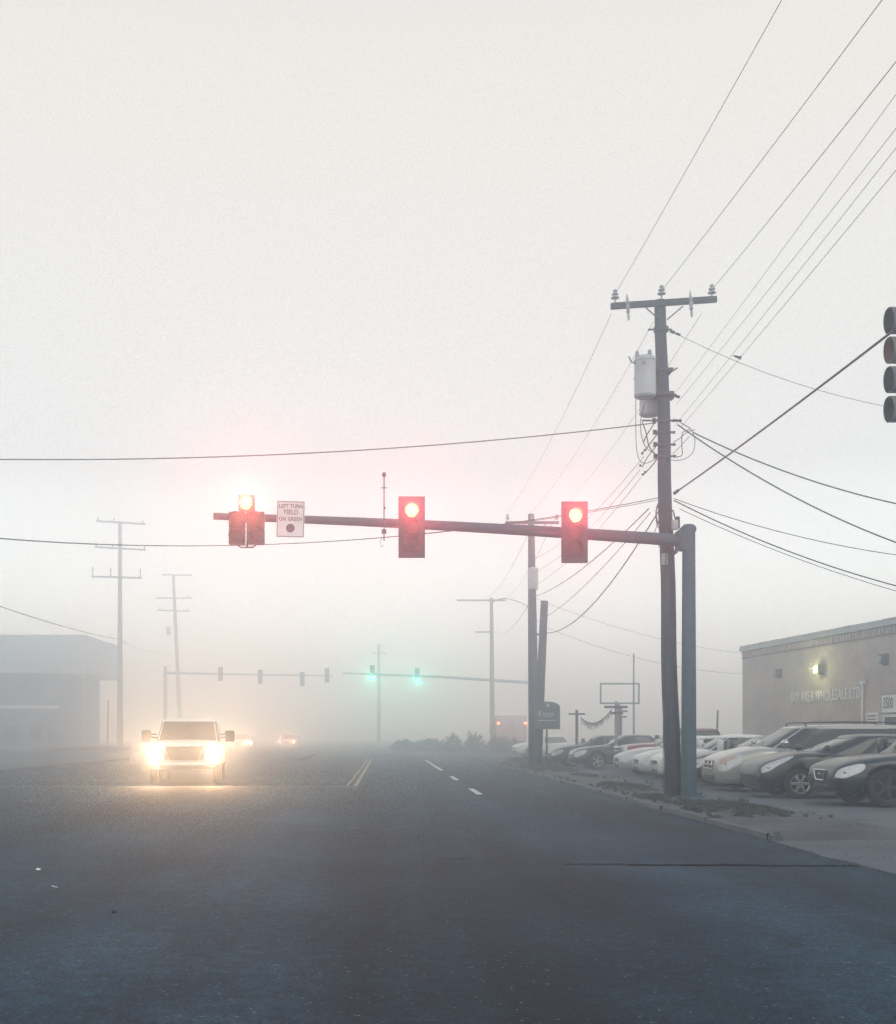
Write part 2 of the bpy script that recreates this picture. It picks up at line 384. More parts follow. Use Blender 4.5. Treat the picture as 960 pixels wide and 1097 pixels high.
# gravel and grit gathered along the gutter and on the verge
b = MB()
for _ in range(2600):
    y = 8+random.random()**1.5*34; on_road = random.random() < .45
    x = KX-abs(random.gauss(0, .22)) if on_road else random.uniform(KX+.2, 7.6); z = .006 if on_road else (.085 if y > 15.6 and x < 7.3 else .022)
    s_ = random.uniform(.005, .015); a = random.uniform(0, 6.28)
    q = [b.bm.verts.new((x+s_*math.cos(a+k*2.1), y+s_*math.sin(a+k*2.1), z)) for k in range(3)]; tp_ = b.bm.verts.new((x, y, z+s_*1.1))
    for k in range(3): b.face([q[k], q[(k+1) % 3], tp_])
tag(b.build('gravel', M['verge'], smooth=False), kind='stuff')
# weeds standing along the kerb line
b = MB()
for _ in range(120):
    y0 = random.uniform(16, 60); x0 = KX+random.choice((.19, .19, .3, 1.6, 2.0))+random.uniform(-.02, .1); hh = random.uniform(.05, .16)
    for k in range(14):
        a = random.uniform(0, 6.28); l = hh*random.uniform(.5, 1.1); o_ = Vector((math.cos(a), math.sin(a), 0))
        b.face([b.bm.verts.new(Vector((x0, y0, .07))+o_*.02), b.bm.verts.new(Vector((x0, y0, .07))-Vector((o_.y, -o_.x, 0))*.012), b.bm.verts.new(Vector((x0, y0, .07+l))+o_*l*random.uniform(.2, .9))])
tag(b.build('weeds', M['grass'], smooth=False, norm=False), kind='stuff')
# torn strip of tyre
b = MB(); pts = [P(306, 814.5, 64), P(312, 815.5, 64), P(320, 815, 63.6), P(328, 813.5, 63.8), P(333, 811, 64), P(336, 808, 64)]
for p in pts: p.z = max(p.z, .07)
b.tube(pts, [.05, .09, .12, .1, .07, .03], 8); tag(b.build('tyre_strip', M['tyre']), 'torn dark strip of tyre lying on the road beyond the crosswalk', 'debris')

# ------------------------------------------------------------------ traffic signals
def lens_mesh(parent, cx, y, cz, r, m):
    b = MB(); mt = at((cx, y, cz)) @ Matrix.Rotation(R(90), 4, 'X')
    b.lathe([(0, .025), (r*.5, .02), (r, 0), (r, -.01)], 24, mt); return b.build('lens', m, parent)
def visor_mesh(parent, cx, y, cz, r, ln, m, cut=.0):
    b = MB(); seg = 22; a0, a1 = R(-60), R(240); outer = []; inner = []
    for k in range(seg+1):
        a = a0+(a1-a0)*k/seg; s = math.sin(a); l = ln*(.55+.45*max(0, (s+.9)/1.9))
        c = math.cos(a)
        outer.append(((cx+r*c, y, cz+r*s), (cx+r*c, y-l, cz+r*s-.01)))
        inner.append(((cx+(r-.008)*c, y, cz+(r-.008)*s), (cx+(r-.008)*c, y-l, cz+(r-.008)*s-.01)))
    V = [[b.bm.verts.new(q) for q in p] for p in outer]; W = [[b.bm.verts.new(q) for q in p] for p in inner]
    for k in range(seg):
        b.face([V[k][0], V[k+1][0], V[k+1][1], V[k][1]]); b.face([W[k][0], W[k][1], W[k+1][1], W[k+1][0]])
        b.face([V[k][1], V[k+1][1], W[k+1][1], W[k][1]])
    return b.build('visor', m, parent)
def tunnel_mesh(parent, cx, y, cz, r, ln, mo, mi_):
    b = MB(); seg = 28; O = []; I = []
    for k in range(seg):
        a = 2*PI*k/seg; c, s_ = math.cos(a), math.sin(a); sx_ = abs(c)**.85*(1 if c > 0 else -1); sz_ = s_ if s_ > 0 else max(s_, -.93)
        for lst, rr_ in ((O, r), (I, r-.008)): lst.append([b.bm.verts.new((cx+rr_*sx_, y-q, cz+rr_*sz_)) for q in (0, ln*.5, ln*(.96+.04*s_))])
    for k in range(seg):
        n = (k+1) % seg
        for q in (0, 1): b.mi = 0; b.face([O[k][q], O[n][q], O[n][q+1], O[k][q+1]]); b.mi = 1; b.face([I[k][q], I[k][q+1], I[n][q+1], I[n][q]])
        b.mi = 0; b.face([O[k][2], O[n][2], I[n][2], I[k][2]])
    b.mi = 0
    return b.build('visor', [mo, mi_], parent)
def section(parent, cx, cz, s, lens_m, dy=0., body=None, vis=None, r=None, tun=None):
    b = MB(); b.box((cx-s/2+.004, dy-.02, cz-s/2+.003), (cx+s/2-.004, dy+.17, cz+s/2-.003), .02)
    h = b.build('signal_section', body or M['sig'], parent)
    r = r or s*.43; vl = .24
    lens_mesh(h, cx, dy-.024, cz, r*.93, lens_m)
    if tun: tunnel_mesh(h, cx, dy-.018, cz, r, .30, vis, tun); return h
    visor_mesh(h, cx, dy-.018, cz, r, vl, vis or M['sig'])
    return h
def backplate(parent, w, h, zc, dy=.03):
    b = MB(); b.box((-w/2, dy, zc-h/2), (w/2, dy+.006, zc+h/2)); t = b
    o = t.build('backplate', M['sig_y'], parent, smooth=False)
    return o
LITRED = (1.0, .10, .12)
def signal3(name, loc, label, group, lit=0, plate=True, rz=0., power=0., s=.345, lensm=None, lcol=LITRED, pw=.56, ph=1.30, size=150):
    t = empty(name, loc, rz, label, 'traffic light', group)
    lm = [M['lens_red'], M['lens_amb'], M['lens_grn']]
    if lit is not None: lm[lit] = lensm or M['red_on']
    for k in range(3): section(t, 0, (1-k)*s, s, lm[k])
    if plate: backplate(t, pw, ph, 0)
    b = MB(); b.tube([(0, .19, -.5), (0, .24, -.45), (0, .24, .45), (0, .19, .5)], .02, 8); b.box((-.05, .17, -.1), (.05, .3, .1), .01); b.build('mount_bracket', M['galv'], t)
    if lit is not None and power: spot('signal_lamp', (0, -.06, (1-lit)*s), (0, -1, 0), power, lcol, 115, 1.0, .1, t)
    return t
GS = 'traffic lights on the near mast arm'
DA = 25.0
def arm_z(x): return 5.60 + (6.48-x)*(.52/10.2)
sx2 = P(441, 0, DA-.32).x; sx3 = P(615, 0, DA-.32).x
signal3('traffic_light', (sx2, DA-.42, P(0, 564.5, DA-.42).z), 'lit red traffic light in black backplate at the middle of the near mast arm', GS, 0, True, 0, 290)
signal3('traffic_light', (sx3, DA-.42, P(0, 570, DA-.42).z), 'lit red traffic light in black backplate closest to the utility pole', GS, 0, True, 0, 290)
# five section cluster with the red on top
t = empty('traffic_light', (P(264, 0, DA-.42).x, DA-.42, P(0, 565.5, DA-.42).z), 0, 'five lamp traffic light cluster glowing red at the tip of the near mast arm', 'traffic light', GS)
s = .345
section(t, 0, s*1.52, s, M['red_on'])
for cx, a in ((-.205, 0), (.205, 1)):
    section(t, cx, s*.5, s, M['lens_amb']); section(t, cx, -s*.5, s, M['lens_grn'])
b = MB(); b.tube([(-.2, .05, -.35), (-.12, .08, -.40), (.12, .08, -.40), (.2, .05, -.35)], .018, 8); b.tube([(0, .1, -.4), (0, .2, -.2), (0, .2, .6)], .022, 8); b.box((-.06, .15, .16), (.06, .3, .34), .01)
b.build('mount_bracket', M['galv'], t)
spot('signal_lamp', (0, -.06, s*1.52), (0, -1, 0), 430, (1, .17, .12), 115, 1.0, .1, t)
# mast pole + arm
t = empty('signal_mast', (6.48, DA, .07), 0, 'grey galvanised signal mast with a long arm reaching left over the road', 'signal mast')
b = MB(); b.tube([(0, 0, 0), (0, 0, 5.75)], [.165, .135], 20); b.build('pole', M['galv'], t)
b = MB(); b.lathe([(0, .12), (.1, .11), (.155, .06), (.16, 0), (.15, -.04), (0, -.04)], 20, at((0, 0, 5.74))); b.build('pole_cap', M['galv'], t)
b = MB(); b.box((-.28, -.28, .0), (.28, .28, .04), .005)
for sx_ in (-.2, .2):
    for sy_ in (-.2, .2): b.lathe([(.03, .0), (.03, .09), (0, .1)], 8, at((sx_, sy_, .03)))
b.build('base_plate', M['galv'], t)
za = 5.60-.09
b = MB(); n = 14; apts = []; ar = []
for i in range(n+1):
    q = i/n; x = -.16 - 10.02*q; apts.append((x, 0, za + .52*q + .05*math.sin(q*PI))); ar.append(.135-.06*q)
b.tube(apts, ar, 16); b.build('arm', M['galv'], t)
b = MB(); b.box((-.26, -.17, za-.2), (-.19, .17, za+.2), .01); b.box((-.19, -.14, za-.22), (.0, .14, za+.22), .02)
b.tube([(-.22, .0, za+.2), (-.1, .0, za+.32), (0, 0, za+.3)], .02, 8); b.tube([(-.3, -.1, za-.25), (-.3, .1, za-.25)], .05, 8); b.build('arm_flange', M['galv'], t)
# sign on the arm
xs = P(311.3, 0, DA-.25).x; zs = P(0, 556.2, DA-.25).z
t = empty('road_sign', (xs, DA-.25, zs), 0, 'white left turn yield on green sign hanging on the mast arm', 'sign')
t.rotation_euler = (0, R(1.5), 0)
b = MB(); b.box((-.295, 0, -.385), (.295, .006, .385)); b.build('sign_panel', M['sign_white'], t, smooth=False)
b = MB()
for lo, hi in (((-.28, -.003, .362), (.28, .0, .374)), ((-.28, -.003, -.374), (.28, .0, -.362)), ((-.284, -.003, -.374), (-.272, .0, .374)), ((.272, -.003, -.374), (.284, .0, .374))): b.box(lo, hi)
b.build('border', M['sign_black'], t, smooth=False)
for body, z, sz in (('LEFT TURN', .27, .115), ('YIELD', .145, .14), ('ON GREEN', .0, .115)):
    text_mesh('lettering', body, sz, M['sign_black'], t, at((0, -.004, z)) @ FACE, .001, .84, 1.05, .002)
b = MB(); b.lathe([(0, .004), (.092, .003), (.092, 0)], 24, at((0, -.001, -.19)) @ Matrix.Rotation(R(90), 4, 'X')); b.build('green_disc', M['sign_black'], t)
b = MB(); b.box((-.04, .006, -.2), (.04, .14, .1), .005); b.build('bracket', M['galv'], t)
# detector on a rod
xd = P(411.5, 0, DA).x
t = empty('signal_detector', (xd, DA-.12, arm_z(xd)-.2), 0, 'thin vertical rod with a small round sensor clamped on the mast arm', 'sensor')
b = MB(); b.tube([(0, 0, -.18), (0, 0, 1.2)], .013, 8); b.box((-.05, -.03, -.02), (.05, .1, .06), .005)
b.tube([(-.06, 0, .95), (.06, 0, .95)], .012, 6); b.tube([(-.03, 0, -.1), (-.09, 0, -.2), (-.05, 0, -.32), (.0, 0, -.26)], .007, 6); b.build('rod', M['galv'], t)
b = MB(); b.ellipsoid((0, 0, 1.23), (.045, .045, .055)); b.build('sensor_head', M['dark_metal'], t)
b = MB(); b.tube([(0, 0, .55), (.02, 0, .5)], .024, 8); b.build('clamp', M['dark_metal'], t)

# signal at the right edge (near, hanging from the span wire)
DS = 13.8
ls = P(980, 391, DS)
t = empty('traffic_light', (ls.x, DS, ls.z), R(-90), 'unlit dark four lamp traffic light hanging at the right edge of the photo', 'traffic light')
for k, lm in enumerate((M['lens_grn'], M['lens_rust'], M['lens_grn'], M['lens_grn'])):
    h = section(t, 0, (1.5-k)*.35, .35, lm, 0, M['sig'], M['visor_tan'], .152, M['visor_rust'] if k == 1 else M['visor_in'])
b = MB(); b.tube([(0, .08, .7), (0, .08, 1.25)], .025, 8); b.box((-.06, .02, .68), (.06, .14, .76), .01); b.box((-.05, .03, 1.2), (.05, .13, 1.3), .01); b.build('hanger', M['galv'], t)
b = MB(); b.box((-.15, .0, -.72), (.15, .15, -.70), .004); b.build('bottom_cap', M['sig'], t)

# ------------------------------------------------------------------ utility poles
def insulator(parent, x, y, z, s=1.):
    b = MB(); b.lathe([(.012*s, -.06*s), (.02*s, 0), (.075*s, .015*s), (.08*s, .03*s), (.04*s, .05*s), (.035*s, .07*s), (.065*s, .085*s), (.06*s, .1*s), (.03*s, .13*s), (.045*s, .15*s), (.03*s, .18*s), (0, .185*s)], 12, at((x, y, z)))
    return b.build('insulator', M['porcelain'], parent)
DP = 25.35
pb = P(721, 857, DP); pt = P(707.5, 322, DP); pb.z = .09
lean = (pt.x-pb.x)/(pt.z-pb.z)
t = empty('utility_pole', (pb.x, DP, .09), 0, 'weathered wooden utility pole with a crossarm, transformer and many wires beside the signal mast', 'utility pole')
def on(z): return (z-.09)*lean           # x offset of the axis at height z
n = 14; pts = []; rr = []
for i in range(n+1):
    z = (pt.z-.09)*i/n; pts.append((z*lean + .015*math.sin(i*1.3), 0, z)); rr.append(.185-.065*i/n)
b = MB(); b.tube(pts, rr, 18); b.build('pole', M['wood'], t)
def lz(py): return P(0, py, DP).z-.09     # local z of a photo row
def lx(px): return P(px, 0, DP).x-pb.x
b = MB(); A = Vector((lx(653), -.16, lz(331))); B = Vector((lx(765.5), -.16, lz(323.5)))
d = (B-A).normalized(); mt = Matrix.Translation((A+B)/2) @ Matrix.Rotation(-math.atan2(d.z, d.x), 4, 'Y')
b.box((-(B-A).length/2, -.05, -.062), ((B-A).length/2, .05, .062), .006, mt); arm_o = b.build('crossarm', M['wood'], t, smooth=False)
b = MB(); zc = lz(345)
b.tube([(lx(689), -.22, lz(333)), (lx(705), -.14, zc)], .014, 6); b.tube([(lx(729), -.22, lz(332)), (lx(713), -.14, zc)], .014, 6); b.build('brace', M['dark_metal'], t)
INS = [(657.5, 320.5), (707, 316), (760.5, 315)]
for q in INS: insulator(t, lx(q[0]), -.16, lz(q[1])-.06, 1.15)
for q in ((670, 333.5), (737, 330)):      # fused cutouts
    b = MB(); x = lx(q[0]); z = lz(q[1])
    b.lathe([(0, -.3), (.02, -.28), (.03, -.2), (.02, -.17), (.045, -.1), (.03, -.07), (.05, 0), (.03, .05), (.048, .1), (.025, .17), (.018, .24), (0, .3)], 10, at((x, -.26, z)) @ Matrix.Rotation(R(-4), 4, 'Y'))
    b.build('fuse_cutout', M['porcelain'], t)
b = MB(); b.lathe([(.15, -.05), (.165, -.04), (.165, .04), (.15, .05)], 16, at((on(lz(353)+.09), 0, lz(353)))); b.tube([(-.3+lx(709)-.0, 0, lz(353)), (lx(715)+.1, 0, lz(353))], .02, 6)
b.build('pole_band', M['dark_metal'], t)
# transformers
def transformer(parent, px, pyc, y, rad, h):
    b = MB(); x = lx(px); z = lz(pyc)
    b.lathe([(0, -h/2-.01), (rad*.9, -h/2), (rad*.92, -h/2+.02), (rad*1.03, -h/2+.03), (rad*1.03, -h/2+.06), (rad, -h/2+.07), (rad, h/2-.08), (rad*1.06, h/2-.07), (rad*1.06, h/2-.04), (rad, h/2-.02), (rad*.8, h/2+.03), (0, h/2+.06)], 28, at((x, y, z)))
    o = b.build('transformer', M['tank'], parent)
    for (dx, dy) in ((-rad*.8, -.05), (rad*.3, -rad*.6)):
        b = MB()
        b.lathe([(.035, -.02), (.05, .0), (.03, .03), (.05, .05), (.03, .08), (.045, .1), (.02, .14), (0, .15)], 10, at((x+dx, y+dy, z+h/2))); b.build('bushing', M['porcelain'], o)
    b = MB(); b.tube([(x-rad*.95, y-.05, z+h*.34), (x-rad*1.35, y-.06, z+h*.38), (x-rad*1.6, y-.06, z+h*.52)], .02, 8)
    b.build('bushing', M['porcelain'], o)
    b = MB(); b.tube([(x-rad*.3, y-rad+.01, z+h*.32), (x-rad*.3, y-rad-.05, z+h*.32)], .04, 8); b.build('gauge', M['porcelain'], o); return o
transformer(t, 686.5, 411, -.42, .225, .84)
transformer(t, 701, 420, .40, .23, .80)
b = MB(); xx = on(lz(400)+.09)
for py in (398, 424):
    z = lz(py); b.box((xx-.34, -.2, z-.03), (xx+.2, .2, z+.03), .008)
b.box((xx-.32, -.22, lz(424)), (xx-.26, -.17, lz(398))); b.box((xx+.14, -.1, lz(428)), (xx+.24, .1, lz(420)), .01); b.tube([(xx+.1, -.1, lz(402)), (xx+.3, -.12, lz(396))], .018, 6)
b.tube([(xx+.1, -.15, lz(423)), (xx+.34, -.16, lz(428))], .035, 8); b.build('transformer_bracket', M['dark_metal'], t)
# secondary rack
for py in (452.5, 465, 478, 490.5):
    z = lz(py); b = MB(); xp = on(z+.09)
    b.box((xp-.20, -.17, z-.02), (xp+.17, -.13, z+.02), .004)
    b.lathe([(.02, -.05), (.05, -.04), (.035, 0), (.05, .04), (.02, .05)], 10, at((xp-.23, -.15, z)))
    b.lathe([(.015, -.03), (.03, -.025), (.02, 0), (.03, .025), (.015, .03)], 10, at((xp+.19, -.15, z)))
    if py < 460: b.tube([(xp-.5, -.15, z), (xp-.25, -.15, z)], .02, 6); b.tube([(xp+.2, -.15, z), (xp+.36, -.15, z)], .025, 6)
    b.build('insulator_bracket', M['dark_metal'], t)
# hanging jumper cables
def curve_pts(keys, n=8):
    keys = [Vector(k) for k in keys]; out = []
    for i in range(len(keys)-1):
        p0 = keys[max(i-1, 0)]; p1 = keys[i]; p2 = keys[i+1]; p3 = keys[min(i+2, len(keys)-1)]
        for j in range(n):
            u = j/n; out.append(.5*((2*p1)+(-p0+p2)*u+(2*p0-5*p1+4*p2-p3)*u*u+(-p0+3*p1-3*p2+p3)*u**3))
    out.append(keys[-1]); return out
def K(px, py, dy=-.2): return (lx(px), dy, lz(py))
for keys, r in [([K(676, 396, -.45), K(677, 440, -.4), K(678, 480, -.35), K(682, 496, -.3), K(690, 499, -.25), K(704, 492, -.2)], .008),
             ([K(687, 436, -.42), K(683, 452, -.35), K(684, 470, -.3), K(690, 483, -.25), K(703, 490, -.2)], .009),
             ([K(686, 455, -.2), K(690, 466, -.2), K(693, 480, -.2), K(699, 488, -.2)], .013),
             ([K(701, 453), K(695, 462), K(690, 470), K(687, 477)], .014), ([K(703, 466), K(697, 474), K(690, 483), K(685, 489)], .014),
             ([K(703, 478), K(697, 485), K(691, 493), K(686, 503)], .012), ([K(704, 491), K(698, 499), K(692, 506), K(687, 511)], .014),
             ([K(722, 452), K(731, 458), K(737, 462), K(729, 466), K(728, 478), K(728, 490), K(719, 492)], .010),
             ([K(738, 462), K(742, 475), K(739, 488), K(728, 495), K(716, 495)], .008),
             ([K(719, 476), K(726, 472), K(733, 466), K(742, 463)], .009), ([K(718, 489), K(727, 480), K(736, 470)], .007)]:
    b = MB(); b.tube(curve_pts(keys), r, 6); b.build('jumper_cable', M['wire'], t)
for px, py in ((689, 484.5), (686, 488), (684, 501), (689, 508), (686.5, 510.5)):
    b = MB(); b.ellipsoid((lx(px), -.2, lz(py)), (.03, .03, .03), 8, 6); b.build('connector', M['dark_metal'], t)
# coil, box, guy
b = MB()
for k, (w, h, ox) in enumerate(((.055, .2, 0), (.075, .23, .01), (.04, .17, -.03), (.09, .26, .02))):
    cc = Vector((lx(703.5)+ox, -.2-.012*k, lz(551))); b.tube([cc+Vector((w*math.cos(a*2*PI/18), 0, h*math.sin(a*2*PI/18)-.03*k)) for a in range(19)], .010, 6, False)
b.tube([K(706, 540), K(707, 552), K(700, 569), K(698, 577)], .008, 6); b.tube([K(707, 540), K(704, 560), K(706, 580), K(703, 588)], .008, 6); b.build('cable_coil', M['wire'], t)
b = MB(); b.box((lx(717), -.30, lz(569.5)), (lx(723), -.17, lz(559.5)), .008); b.build('junction_box', M['tank'], t)
b = MB(); b.box((lx(722), -.22, lz(568)), (lx(726), -.05, lz(555)), .02); b.tube([K(722, 556, -.1), K(720, 548, -.1), K(716, 546, -.1)], .016, 6); b.build('service_drop_box', M['black'], t)
b = MB(); b.tube([K(714, 530, -.17), K(712, 590, -.18), K(709, 640, -.19)], .010, 6)
b.tube([K(709, 640, -.19), (lx(708), -.2, .1)], .008, 6); b.build('ground_wire', M['wire'], t)
b = MB(); b.box((on(6)-.13, -.16, 5.0), (on(6)+.0, -.135, 5.25)); b.build('tag_plate', M['tank'], t)

# second pole of the row
t2 = empty('utility_pole', (6.28, 50, .09), 0, 'tall grey utility pole half faded in the fog behind the teal sign', 'utility pole', 'utility poles along the road')
b = MB(); b.tube([(0.05, 0, 0), (-.02, 0, 6), (-.08, 0, 10.8)], [.24, .19, .13], 14); b.build('pole', M['wood'], t2)
b = MB(); b.box((-1.2, -.17, 10.35), (1.1, -.08, 10.47), .005); b.build('crossarm', M['wood'], t2)
b = MB(); b.tube([(-.7, -.15, 10.4), (-.07, -.12, 9.8)], .015, 6); b.tube([(.6, -.15, 10.4), (-.07, -.12, 9.8)], .015, 6); b.build('brace', M['dark_metal'], t2)
for x in (-1.1, -.07, 1.0): insulator(t2, x, -.12, 10.55, 1.2)
b = MB(); b.lathe([(0, -.5), (.2, -.48), (.22, -.4), (.22, .36), (.2, .42), (0, .5)], 16, at((-.05, -.42, 8.0))); b.build('transformer', M['tank'], t2)
pbm = P(575.5, 823, 50.2); ptm = P(583.3, 646, 50.2)
t3 = empty('utility_pole', (pbm.x, 50.2, .09), 0, 'shorter leaning wooden pole without crossarm standing against the taller pole by the teal sign', 'utility pole', 'utility poles along the road')
b = MB(); b.tube([(0, 0, 0), ((ptm.x-pbm.x)*.5, 0, (ptm.z)*.5), (ptm.x-pbm.x, 0, ptm.z)], [.2, .18, .16], 14); b.build('pole', M['wood'], t3)
zz = P(0, 681, 50).z; b = MB(); b.box((-.15, -.1, zz-.06), (.3, -.02, zz+.02), .004, ); b.tube([(.28, -.1, zz-.15), (.16, -.1, zz+.0)], .02, 6); b.build('bracket', M['dark_metal'], t3)
# pole with street light
p3 = P(526.5, 0, 100)
t4 = empty('utility_pole', (p3.x, 100, .0), 0, 'faint utility pole with a curved street lamp arm near the low bushes', 'utility pole', 'utility poles along the road')
b = MB(); b.tube([(0.1, 0, 0), (0, 0, 13.2)], [.24, .15], 12); b.build('pole', M['pale_fogged_wood'], t4)
b = MB(); b.box((-3.0, -.2, 12.9), (1.2, -.08, 13.05)); b.build('crossarm', M['pale_fogged_wood'], t4)
b = MB(); b.box((-1.4, -.2, 10.2), (.1, -.08, 10.32)); b.build('crossarm', M['pale_fogged_wood'], t4)
b = MB(); b.tube(curve_pts([(0, -.1, 12.8), (1.0, -.1, 13.15), (2.2, -.1, 12.9), (3.1, -.1, 12.45)]), .05, 8); b.build('lamp_arm', M['galv_fogged'], t4)
b = MB(); b.ellipsoid((3.4, -.1, 12.35), (.4, .16, .1)); b.build('lamp_head', M['galv_fogged'], t4)
# left poles
def far_pole(px, py_top, D, lean_, arms, label, r=(.26, .16), m=None, tr=None):
    p = P(px, 0, D); top = P(px, py_top, D).z; m = m or M['pale_fogged_wood']; s = D/F
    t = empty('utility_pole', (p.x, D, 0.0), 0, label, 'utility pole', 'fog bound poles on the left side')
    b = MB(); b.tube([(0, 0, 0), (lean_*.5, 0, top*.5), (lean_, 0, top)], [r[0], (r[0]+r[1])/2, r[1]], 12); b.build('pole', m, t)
    for (x0, x1, y0, y1, pins) in arms:
        A = Vector(((x0-px)*s, -.22, CH+(HY-y0)*s)); B = Vector(((x1-px)*s, -.22, CH+(HY-y1)*s)); d = B-A
        b = MB(); mt = Matrix.Translation((A+B)/2) @ Matrix.Rotation(-math.atan2(d.z, d.x), 4, 'Y'); b.box((-d.length/2, -.07, -.09), (d.length/2, .07, .09), 0, mt)
        a = b.build('crossarm', m, t, smooth=False)
        for q, hh in pins:
            c = A+d*q; b = MB(); b.lathe([(.03, 0), (.09, .1), (.05, hh*.4), (.1, hh*.6), (.06, hh*.9), (0, hh)], 8, at(c+Vector((0, 0, .08)))); b.build('insulator', M['porcelain'], t)
    if tr:
        b = MB(); c = Vector(((tr[0]-px)*s, -.3, CH+(HY-tr[1])*s)); b.lathe([(0, -.6), (.28, -.55), (.3, .5), (0, .6)], 12, at(c)); b.build('transformer', M['tank'], t)
    return t
far_pole(128.6, 559, 112, 0, [(104, 156, 558.5, 562, ((.03, .35), (.36, .35), (.95, .35))), (102, 157, 586.5, 589.5, ((.03, .35), (.35, .35), (.97, .3))), (99, 152.5, 618, 619.5, ((.02, .9), (.38, .9), (.97, .9)))],
         'tall faded power pole with three crossarms beyond the white pickup', (.30, .17))
far_pole(194, 617, 152, -1.0, [(174, 206, 616, 616.5, ()), (167, 206, 641, 641, ((.1, .4), (.9, .4))), (168, 205, 654, 655, ((.1, .4), (.9, .4)))],
         'very faint leaning power pole with a transformer behind the far mast', (.32, .2), None, (181, 676))
far_pole(115, 750, 112, .1, [], 'thin bare post left of the white pickup', (.07, .06), M['dark_metal'])
far_pole(406, 690, 165, 0, [(398, 414, 700, 700, ())], 'barely visible pole far down the road behind the green lights', (.3, .2))

# ------------------------------------------------------------------ wires
def wire(A, B, sag, r, label, m=None, n=26, cat='overhead wire', group='overhead wires'):
    A = Vector(A); B = Vector(B); pts = []
    for i in range(n+1):
        q = i/n; p = A.lerp(B, q); p.z -= sag*4*q*(1-q); pts.append(p)
    b = MB(); b.tube(pts, r, 6); o = b.build('overhead_wire', m or M['wire'])
    return tag(o, label, cat, group)
def ext(A, Bp, k): return A+(Bp-A)*k
W = lambda px, py, D=DP: P(px, py, D)
# towards the camera, upper right
for (a, c, D2, r, lb) in [((657.5, 318), (832, 0), 15.0, .008, 'wire rising from the left insulator of the crossarm to the top of the photo'),
              ((707, 314), (937, 0), 14.0, .0085, 'wire rising from the middle insulator of the crossarm to the top of the photo'),
              ((760.5, 313), (960, 55), 13.5, .0085, 'wire rising from the right insulator of the crossarm to the right edge'),
              ((722, 423), (960, 90), 13.5, .0055, 'highest of the four thin wires rising from the pole rack to the right edge'),
              ((724, 434), (960, 127), 14.0, .006, 'second highest of the four thin wires rising from the pole rack to the right edge'),
              ((722, 457), (960, 148), 14.2, .006, 'third highest of the four thin wires rising from the pole rack to the right edge'),
              ((730, 457), (960, 172), 14.4, .0065, 'lowest of the four thin wires rising from the pole rack to the right edge')]:
    A = W(a[0], a[1]); B = P(c[0], c[1], D2); wire(A, ext(A, B, 2.2), .12, r*.68, lb, M['wire'])
# away towards the second pole
TP2 = 50
for (a, c, r, lb) in [((655, 336), (541, 553), .008, 'thin wire sloping down from the left end of the crossarm to the second pole'),
                   ((700, 345), (567, 551), .008, 'thin wire sloping down from the pole top to the middle of the second pole crossarm'),
                   ((752, 335), (594, 553), .008, 'thin wire sloping down from the right end of the crossarm to the second pole'),
                   ((690, 489), (569, 600), .009, 'upper of the thin rack wires sloping down to the second pole'),
                   ((686, 503), (570, 614), .009, 'middle of the thin rack wires sloping down to the second pole'),
                   ((687, 511), (570, 628), .009, 'lower of the thin rack wires sloping down to the second pole')]:
    wire(W(*a), P(c[0], c[1], TP2-.2), .35, r*.75, lb, M['wire_pale'])
wire(W(695, 545), P(570, 640, TP2), .3, .012, 'grey telephone cable from the near pole to the taller second pole', M['wire'])
wire(W(697, 549), P(571, 668, TP2), .35, .009, 'thin telephone wire under the grey one to the taller second pole', M['wire'])
wire(W(713, 535), P(585, 678, TP2), .75, .016, 'thick black cable sagging from the near pole to the short leaning pole', M['wire'])
for (a, c) in (((569, 565), (518, 640)), ((571, 640), (528, 676)), ((594, 556), (538, 641))):
    wire(P(a[0], a[1], 50), P(c[0], c[1], 100), .8, .012, {565: 'faint wire from the second pole to the left of the street lamp pole crossarm', 640: 'faint lower wire from the second pole to the street lamp pole', 556: 'faint wire from the second pole to the right of the street lamp pole crossarm'}[a[1]], M['wire_pale'])
# across to the left
wire(W(703, 453), P(-140, 489, 24), .33, .012, 'black cable crossing the whole road high above the mast arm', M['wire'])
wire(W(707, 533), P(-260, 541, 26), .98, .009, 'upper of the two cables crossing the road just behind the mast arm', M['wire'])
wire(W(704, 536), P(-260, 543, 27), .95, .007, 'lower of the two cables crossing the road just behind the mast arm', M['wire_pale'])
wire(P(-60, 628, 60), P(128, 685, 112), .3, .035, 'sagging cable from the left edge to the tall faded power pole', M['wire'])
wire(P(128, 685, 112), P(190, 700, 150), .6, .03, 'faint cable from the tall faded power pole to the leaning one', M['wire_pale'])
# to the right
wire(W(716, 353), ext(W(716, 353), P(960, 433, 24), 1.1), .25, .006, 'thin wire from the pole band down to the right edge, with a clamp', M['wire'])
b = MB()
b.tube([W(718, 354.5), W(723, 356.5)], .035, 8); b.tube([W(724, 357), W(729, 359)], .028, 8); tag(b.build('wire_clamp', M['dark_metal']), 'small dark insulators on the thin wire just right of the pole band', 'wire clamp', 'clamps on the wires')
b = MB(); c = W(790, 382, 25.0); b.tube([c+Vector((-.09, 0, .02)), c+Vector((.08, 0, -.03))], [.012, .04], 8); tag(b.build('wire_clamp', M['dark_metal']), 'small dark wedge clamp on the thin wire between pole and right edge', 'wire clamp', 'clamps on the wires')
sA = W(723, 528); sB = P(952, 354, DS+.1)
wire(sA, ext(sA, sB, 1.35), .06, .016, 'thick span cable rising from the pole to the traffic light at the right edge', M['wire'])
b = MB(); b.tube([W(722, 529), W(727, 525)], .035, 8); tag(b.build('wire_clamp', M['dark_metal']), 'dark dead end grip where the thick span cable leaves the pole', 'wire clamp', 'clamps on the wires')
